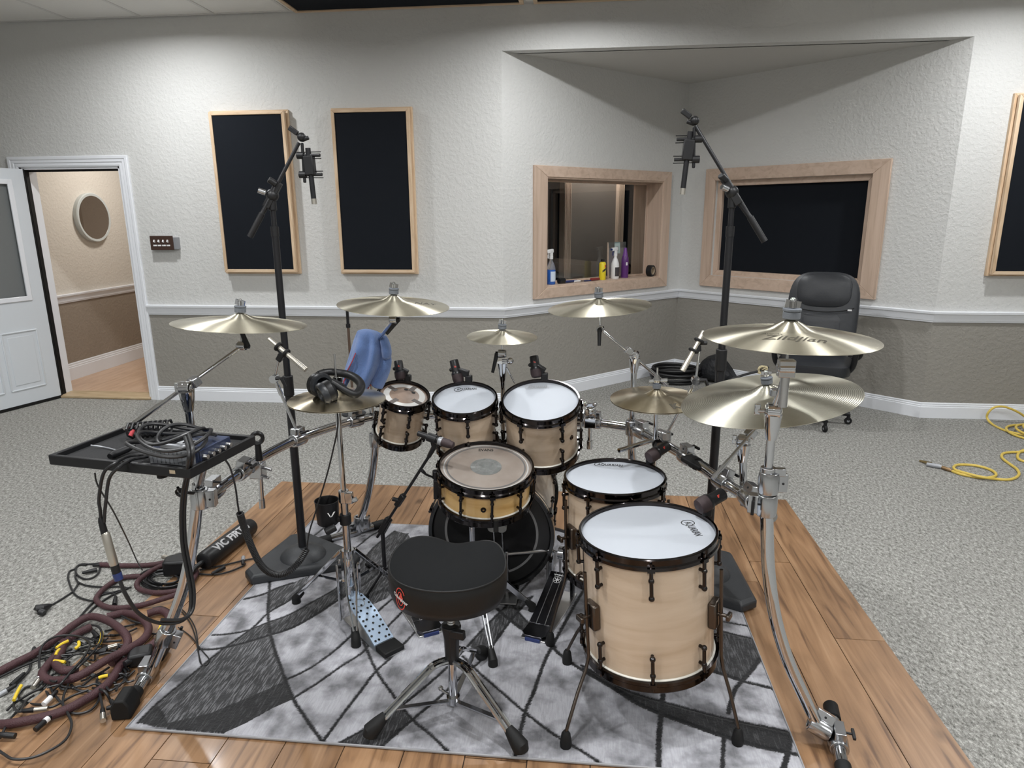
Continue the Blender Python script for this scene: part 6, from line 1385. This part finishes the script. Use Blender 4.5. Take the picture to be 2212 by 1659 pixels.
part('thin_lead', MB().tube(spline([at(196, 962, z=T0+.012), at(225, 966, z=T0+.004), at(250, 972, z=T0+.004)], 6), .0022, 6), M_GREYM, t)
YH = 1.60
def hang(name, label, pts, r, extra=None, cat='cable'):
    t = thing(name, label, cat, pts[len(pts)//2]); part('cable', MB().tube(spline(pts, 7), r, 8), M_CABLE, t); return t
e1 = at(214, 1130, y=YH)
t = thing('microphone_cable', 'black cable with inline silver adapter hanging off the tray', 'cable', at(262, 1250, y=YH))
part('upper_lead', MB().tube(spline([at(318, 982, z=T0+.012), at(280, 985, z=T0+.016), at(250, 1000, z=TZ+.03), at(224, 1022, y=YH), at(214, 1075, y=YH), at(216, 1100, y=YH), at(218, 1120, y=YH)], 6), .0045, 8), M_CABLE, t)
part('upper_lead', MB().tube(spline([at(320, 986, z=T0+.012), at(285, 993, z=T0+.016), at(256, 1010, z=TZ+.03), at(236, 1034, y=YH), at(229, 1080, y=YH), at(226, 1110, y=YH), at(225, 1128, y=YH)], 6), .0045, 8), M_CABLE, t)
part('strain_relief', MB().tube([at(217, 1118, y=YH), at(219, 1126, y=YH), at(226, 1152, y=YH)], [.006, .0085, .0095], 14), M_BLK, t)
part('adapter', MB().tube([at(226, 1150, y=YH), at(228, 1154, y=YH), at(246, 1218, y=YH), at(248, 1222, y=YH)], [.009, .0115, .0118, .010], 18), M_NICK, t)
part('connector', MB().tube([at(247, 1220, y=YH), at(252, 1238, y=YH)], .0115, 16), M_BLK, t)
part('blue_band', MB().tube([at(252, 1237, y=YH), at(257, 1252, y=YH)], [.0122, .0115], 16), M_NAVY, t)
lp = [at(x, y, y=yy) for x, y, yy in ((257, 1250, YH), (272, 1285, YH), (300, 1325, 1.62), (340, 1345, 1.66), (385, 1344, 1.70), (408, 1325, 1.74), (412, 1285, 1.76), (405, 1240, 1.77), (394, 1180, 1.78), (391, 1120, 1.78), (394, 1070, 1.77), (400, 1035, 1.74))]+[at(406, 1004, z=TZ+.04), at(408, 975, z=T0+.075), at(400, 945, z=T0+.085)]
part('cable', MB().tube(spline(lp, 7), .0055, 8), M_CABLE, t); part('cable', MB().tube(spline([p+Vector((.008, .006, .006)) for p in lp[3:]], 7), .0055, 8), M_CABLE, t)
t = thing('cable_hook', 'small black hook gripping the cables on the left leg', 'hook', at(392, 1062, y=1.86))
part('hook_arm', MB().cyl(at(388, 1063, y=1.84), at(424, 1066, y=1.93), .005), M_BLK, t); part('hook_loop', MB().lathe([(.012, -.004), (.016, -.004), (.016, .004), (.012, .004)], 18, TM(at(390, 1064, y=1.82), zrot((0, 1, .3))), closed=True), M_BLK, t); part('hook_tip', MB().cyl(at(389, 1062, y=1.82), at(384, 1053, y=1.8), .004), M_BLK, t)
solo('thin_cable', MB().tube(spline([at(205, 1022, y=1.72), at(212, 1050, y=1.74), at(245, 1105, y=1.85), at(275, 1165, y=2.05), at(305, 1228, z=.012), at(345, 1275, z=.008), at(400, 1330, z=PTOP+.003), at(420, 1368, z=PTOP+.003), at(428, 1408, z=RUG+.003), at(434, 1432, z=RUG+.004)], 7), .0025, 6), M_CABLE, 'thin black wire trailing from the tray to the rug edge', 'cable')
solo('thin_cable', MB().tube(spline([at(392, 1315, z=PTOP+.004), at(410, 1335, z=PTOP+.003), at(423, 1360, z=PTOP+.003), at(428, 1395, z=PTOP+.006), at(432, 1430, z=RUG+.003), at(445, 1437, z=RUG+.003), at(452, 1425, z=RUG+.003), at(436, 1405, z=RUG+.003), at(412, 1375, z=PTOP+.003), at(385, 1355, z=PTOP+.003)], 6), .0022, 6), M_CABLE, 'thin black wire looped at the rug corner beside the leg', 'cable')
# curly headphone lead
t = thing('headphone_lead', 'curly black headphone lead hanging from tray to headphones', 'cable', at(590, 1240, y=2.2))
P = spline([at(484, 990, y=1.80), at(497, 1010, y=1.86), at(508, 1050, y=1.95), at(513, 1085, y=2.0), at(516, 1106, y=2.02)], 6); part('straight_lead', MB().tube(P, .003, 8), M_CABLE, t)
core = spline([at(x, y, y=yy) for x, y, yy in ((518, 1108, 2.02), (528, 1140, 2.06), (545, 1185, 2.10), (565, 1222, 2.14), (590, 1240, 2.18), (618, 1238, 2.22), (645, 1215, 2.26), (663, 1186, 2.28))], 12)
acc = [0]
for a, b_ in zip(core, core[1:]): acc.append(acc[-1]+(b_-a).length)
HP = []; Ln = acc[-1]; turns = int(Ln/.0072); nst = turns*9; j = 0
for i in range(nst+1):
    s_ = Ln*i/nst
    while j < len(acc)-2 and acc[j+1] < s_: j += 1
    k = (s_-acc[j])/max(1e-9, acc[j+1]-acc[j]); p = core[j].lerp(core[j+1], k); d = (core[j+1]-core[j]).normalized(); n1_ = d.cross(Vector((0, 1, 0))).normalized(); n2_ = d.cross(n1_); a = 2*PI*turns*i/nst
    HP.append(p+(n1_*math.cos(a)+n2_*math.sin(a))*.0098)
part('coiled_lead', MB().tube(HP, .0031, 5), M_CABLE, t)
part('straight_lead', MB().tube(spline([at(663, 1186, y=2.28), at(668, 1150, y=2.28), at(682, 1105, y=2.27), at(705, 1030, y=2.25), at(720, 970, y=2.24), at(730, 915, y=2.235), c2_+Vector((.03, -.02, -.035))], 7), .003, 8), M_CABLE, t)
# lettered tube case
k0, k1 = at(543, 1135, z=.062), at(438, 1214, z=.062); d = (k1-k0).normalized(); s = Vector((-d.y, d.x, 0)); kl = (k1-k0).length
t = thing('tube_case', 'black tube case with white lettering lying on the platform', 'case', (k0+k1)/2-Vector((0, 0, .03)))
tb = part('tube', MB().tube([k0, k0+d*.006, k0+d*.02, k1-d*.02, k1-d*.006, k1], [.030, .040, .0445, .0445, .040, .030], 24), M_BLK, t)
part('handle', MB().tube([k1-d*.01, k1+d*.05, k1+d*.10+Vector((0, 0, -.015))], [.012, .011, .009], 10), M_BLK, t)
M_ = TM((k0+k1)/2+Vector((0, 0, 0)), Matrix((-d, -s, Vector((0, 0, 1)))).transposed()); tx = refine(text_mb('VIC FIRTH', .052, 0, .002), 4)
for v in tx.v: v.x *= 1.12
V = []
for v in tx.v:
    a = (v.y)/.0453-.6; V.append(M_ @ Vector((v.x, .0453*math.sin(a), .0453*math.cos(a))))
tx.v = V; part('lettering', tx, mat('worn_white_print', (.42, .42, .43), .5), tb, smooth=False)
# ------------------------------------------------------------------ multicore snakes on the floor
def flr(px, py, z): 
    p = at(px, py, z=z); base = PTOP if (PX0 < p.x < PX1) else 0
    return at(px, py, z=z+base)
z6 = lambda x, y, z=.014: flr(60+x*.226, 1180+y*.226, z)
z5 = lambda x, y, z=.016: flr(x*.2225, 1290+y*.2225, z)
def xlr(t, a, b, col=M_NICK, tape=False):
    a, b = Vector(a), Vector(b); d = (b-a).normalized(); L = max((b-a).length, .06); b = a+d*L
    o = part('connector', MB().tube([a, a+d*L*.05, a+d*L*.45, a+d*L*.5], [.005, .007, .0088, .0092], 12), M_BLK, t)
    part('connector_shell', MB().tube([a+d*L*.48, b], .0092, 14), col, o)
    if tape: part('white_tape', MB().tube([a+d*L*.2, a+d*L*.42], .0098, 12), M_WHT, o)
t = thing('snake_cable', 'far maroon multicore snake coiled behind the left leg', 'cable', z6(1200, 350, 0), group='maroon multicore snakes')
pA = [(690,175),(900,185),(1150,180),(1350,150),(1530,150),(1610,250),(1500,400),(1250,445),(1080,415),(1045,350),(1130,270),(1250,200),(1400,150)]
part('sleeve', MB().tube(spline([z6(x, y, .013+(.02 if i > 8 else 0)) for i, (x, y) in enumerate(pA)], 7), .0115, 10), M_SNAKE, t)
pB = [(1080,285),(900,303),(760,380),(670,470),(662,525),(750,580),(900,590),(1100,560),(1300,500),(1450,450),(1540,400)]
part('sleeve', MB().tube(spline([z6(x, y, .013+(.014 if i > 7 else 0)) for i, (x, y) in enumerate(pB)], 7), .0115, 10), M_SNAKE, t)
for k in range(8):
    rx, ry = 235-14*k+random.uniform(-8, 8), 105-8*k+random.uniform(-5, 5)
    part('inner_loop', MB().tube([z6(1300+12*(k % 3)+rx*math.cos(a), 310+ry*math.sin(a), .006+.006*(k % 4)+.003*math.sin(3*a)) for a in [2*PI*i/36 for i in range(36)]], .0042, 6, closed=True), M_CABLE, t)
for P in ([(1640,225),(1750,205),(1850,185),(1960,160),(2060,135),(2170,115)], [(1640,265),(1740,270),(1850,262),(1960,230),(2050,190),(2080,165)], [(690,160),(600,170),(500,172),(450,215),(400,240),(388,320),(450,460),(560,512),(660,522)], [(690,190),(680,250),(620,300),(540,312),(480,280),(455,230),(490,180),(560,180)], [(460,230),(455,300),(480,350),(450,410),(420,440),(330,500),(230,560)], [(480,345),(560,375),(700,388),(870,385),(960,400)], [(690,455),(760,440),(820,455),(845,490)], [(990,390),(850,430),(700,470),(600,560),(520,650),(460,730)], [(960,400),(800,470),(640,580),(540,690)]):
    part('tail_cable', MB().tube(spline([z6(x, y, .006) for x, y in P], 6), .0042, 7), M_CABLE, t)
xlr(t, z6(840, 485, .012), z6(828, 560, .012), M_BLK); xlr(t, z6(1760, 262, .012), z6(1880, 200, .012), M_BLK); xlr(t, z6(2055, 175, .012), z6(2060, 105, .012), M_GREYM); xlr(t, z6(620, 185, .014), z6(700, 175, .014), M_BLK); xlr(t, z6(520, 255, .014), z6(610, 235, .014), M_BLK)
pl = part('plug', MB().tube([z6(230, 560, .012), z6(200, 572, .016), z6(150, 590, .02), z6(90, 600, .02), z6(80, 615, .016)], [.005, .011, .017, .019, .012], 12), M_BLK, t); part('plug_end', MB().cyl(z6(115, 625, .018), z6(160, 640, .012), .014), M_BLK, pl)
q = z6(1450, 240, .02); t = thing('black_box', 'black angled adapter box lying in the far snake coil', 'adapter', q)
part('case', MB().prism([(-.06, -.04), (.05, -.045), (.06, .03), (.0, .06), (-.06, .03)], .0, .075, TM(q+Vector((0, 0, -.005)), RZ(.3))), M_BLK, t, bevel=.012); part('silver_pins', MB().box(q+Vector((-.075, .03, .05)), (.05, .02, .015), RZ(-.3)), M_NICK, t, bevel=.004)
t = thing('snake_cable', 'near maroon multicore snake with many tails at far left', 'cable', z5(700, 700, 0), group='maroon multicore snakes')
S1 = [(-60,760,.018),(0,720,.018),(150,640,.018),(350,540,.018),(550,400,.018),(700,280,.022),(870,190,.03),(1050,230,.04),(1200,340,.045),(1240,440,.035),(1180,540,.02),(1080,640,.018)]
S2 = [(1040,190,.018),(1200,155,.02),(1350,190,.02),(1440,290,.024),(1400,400,.035),(1250,500,.05),(1050,600,.055),(850,720,.04),(700,790,.03),(500,810,.022),(410,750,.02),(480,640,.02),(570,540,.018),(640,440,.018),(760,350,.018),(880,290,.018)]
S3 = [(1430,160,.018),(1560,130,.018),(1640,190,.018),(1610,330,.018),(1480,460,.018),(1300,570,.018),(1180,650,.018),(1110,760,.018),(1000,880,.018),(800,1010,.018),(600,1110,.018),(400,1170,.018),(150,1220,.018),(0,1235,.018),(-100,1230,.018)]
for S in (S1, S2, S3): part('sleeve', MB().tube(spline([z5(*p) for p in S], 7), .0148, 12), M_SNAKE, t)
S4 = [(620,430,.018),(590,540,.018),(540,640,.018),(620,710,.03),(760,700,.02)]; part('sleeve', MB().tube(spline([z5(*p) for p in S4], 7), .0148, 12), M_SNAKE, t)
TAILS = [[(325,490),(300,580),(290,690),(240,760),(150,850),(60,900),(0,960)], [(0,775),(200,680),(400,600),(560,560),(700,500)], [(380,690),(385,560),(420,460),(520,390),(650,370),(780,385),(860,430),(865,490),(800,600),(700,710),(600,830),(520,900)],
 [(640,620),(680,700),(665,840),(620,950),(612,1040),(660,1130),(695,1240),(640,1380),(480,1490),(300,1560),(130,1572),(40,1525),(-40,1470)], [(640,1080),(700,1125),(800,1125),(900,1080),(965,980),(950,880),(945,800),(1045,765)], [(850,270),(940,280),(985,330),(985,400),(960,460),(880,560),(760,680),(640,780)],
 [(540,560),(500,640),(460,720),(480,850),(540,960),(610,1040)], [(960,900),(980,990),(995,1080)], [(900,880),(1010,910),(1070,1000)], [(690,850),(760,905),(900,915),(1080,900),(1190,830),(1225,740),(1190,690)], [(70,1100),(140,1030),(300,930),(420,870),(480,780)], [(140,1000),(135,1070),(180,1110),(240,1100)],
 [(1000,515),(1120,520),(1230,545),(1280,520)], [(1440,350),(1520,355),(1560,330)], [(720,340),(760,380),(850,400),(990,430),(1180,420)], [(200,1110),(250,1010),(330,950)], [(330,900),(420,900),(470,960),(400,1040),(240,1020),(180,960),(240,880),(330,860)], [(0,1370),(60,1250),(120,1160),(260,1000)], [(400,1070),(520,1060),(700,960),(860,900)], [(800,860),(900,780),(1000,720),(1060,680)],
 [(1020,330),(1150,300),(1320,260),(1420,230)], [(1010,380),(1180,360),(1330,300)], [(1160,170),(1280,230),(1400,260)], [(1240,600),(1160,560),(1060,540),(960,560)], [(1480,110),(1560,95),(1640,130),(1655,180)]]
for k, P in enumerate(TAILS): part('tail_cable', MB().tube(spline([z5(x, y, .006+.004*(k % 4)+(.03 if 0 < i < len(P)-1 and k in (2, 5, 8) else 0)) for i, (x, y) in enumerate(P)], 6), .0042, 7), M_CABLE, t)
for k in range(38):
    x, y = random.uniform(420, 1250), random.uniform(330, 900); y = max(y, 520-(x-400)*.2); a = random.uniform(-.7, .3); l_ = random.uniform(140, 330)
    P = [(x+math.cos(a)*l_*(i/4-.5)+random.uniform(-35, 35), y-math.sin(a+.6)*l_*.6*(i/4-.5)+random.uniform(-30, 30)) for i in range(5)]
    part('tail_cable', MB().tube(spline([z5(px, py, .006+.004*(k % 5)) for px, py in P], 5), .0040, 6), M_CABLE, t)
for a, b_, m, tp_ in (((995, 1080), (1000, 1200), M_NICK, 0), ((1075, 1000), (1115, 1060), M_BLK, 0), ((500, 1150), (345, 1285), M_BLK, 1), ((555, 910), (460, 1005), M_WHT, 0), ((215, 1105), (465, 1082), M_NICK, 0), ((240, 735), (160, 810), M_BLK, 0), ((420, 740), (320, 880), M_NICK, 1), ((790, 620), (880, 680), M_NICK, 0), ((-40, 1330), (72, 1340), M_BLK, 0), ((960, 520), (1060, 490), M_NICK, 0), ((850, 540), (950, 530), M_BLK, 0), ((1030, 1080), (1115, 1060), M_BLK, 0), ((160, 850), (110, 880), M_GREYM, 0), ((900, 330), (950, 390), M_BLK, 0)):
    xlr(t, z5(*a, .02), z5(*b_, .016), m, bool(tp_))
for a, b_, c_ in (((545, 495), (600, 455), (660, 425)), ((540, 565), (555, 530), (578, 508)), ((730, 500), (765, 470), (765, 432)), ((525, 618), (575, 622), (632, 632)), ((965, 455), (985, 400), (988, 340)), ((135, 1000), (165, 930), (205, 858)), ((960, 782), (1000, 768), (1046, 760)), ((1545, 315), (1560, 285), (1572, 250))):
    part('yellow_tape', MB().tube(spline([z5(*a, .03), z5(*b_, .032), z5(*c_, .03)], 5), .0058, 9), M_YTAPE, t)
q = z5(1330, 590, .03); t = thing('black_box', 'black stage box under the near snake beside the leg clamp', 'stage box', q-Vector((0, 0, .03)))
part('case', MB().box(q+Vector((0, .02, -.005)), (.08, .07, .05), RZ(.5)), M_BLK, t, bevel=.01); part('socket', MB().cyl(q+Vector((-.01, -.01, .0)), q+Vector((-.02, -.04, .002)), .011), M_BLKM, t)
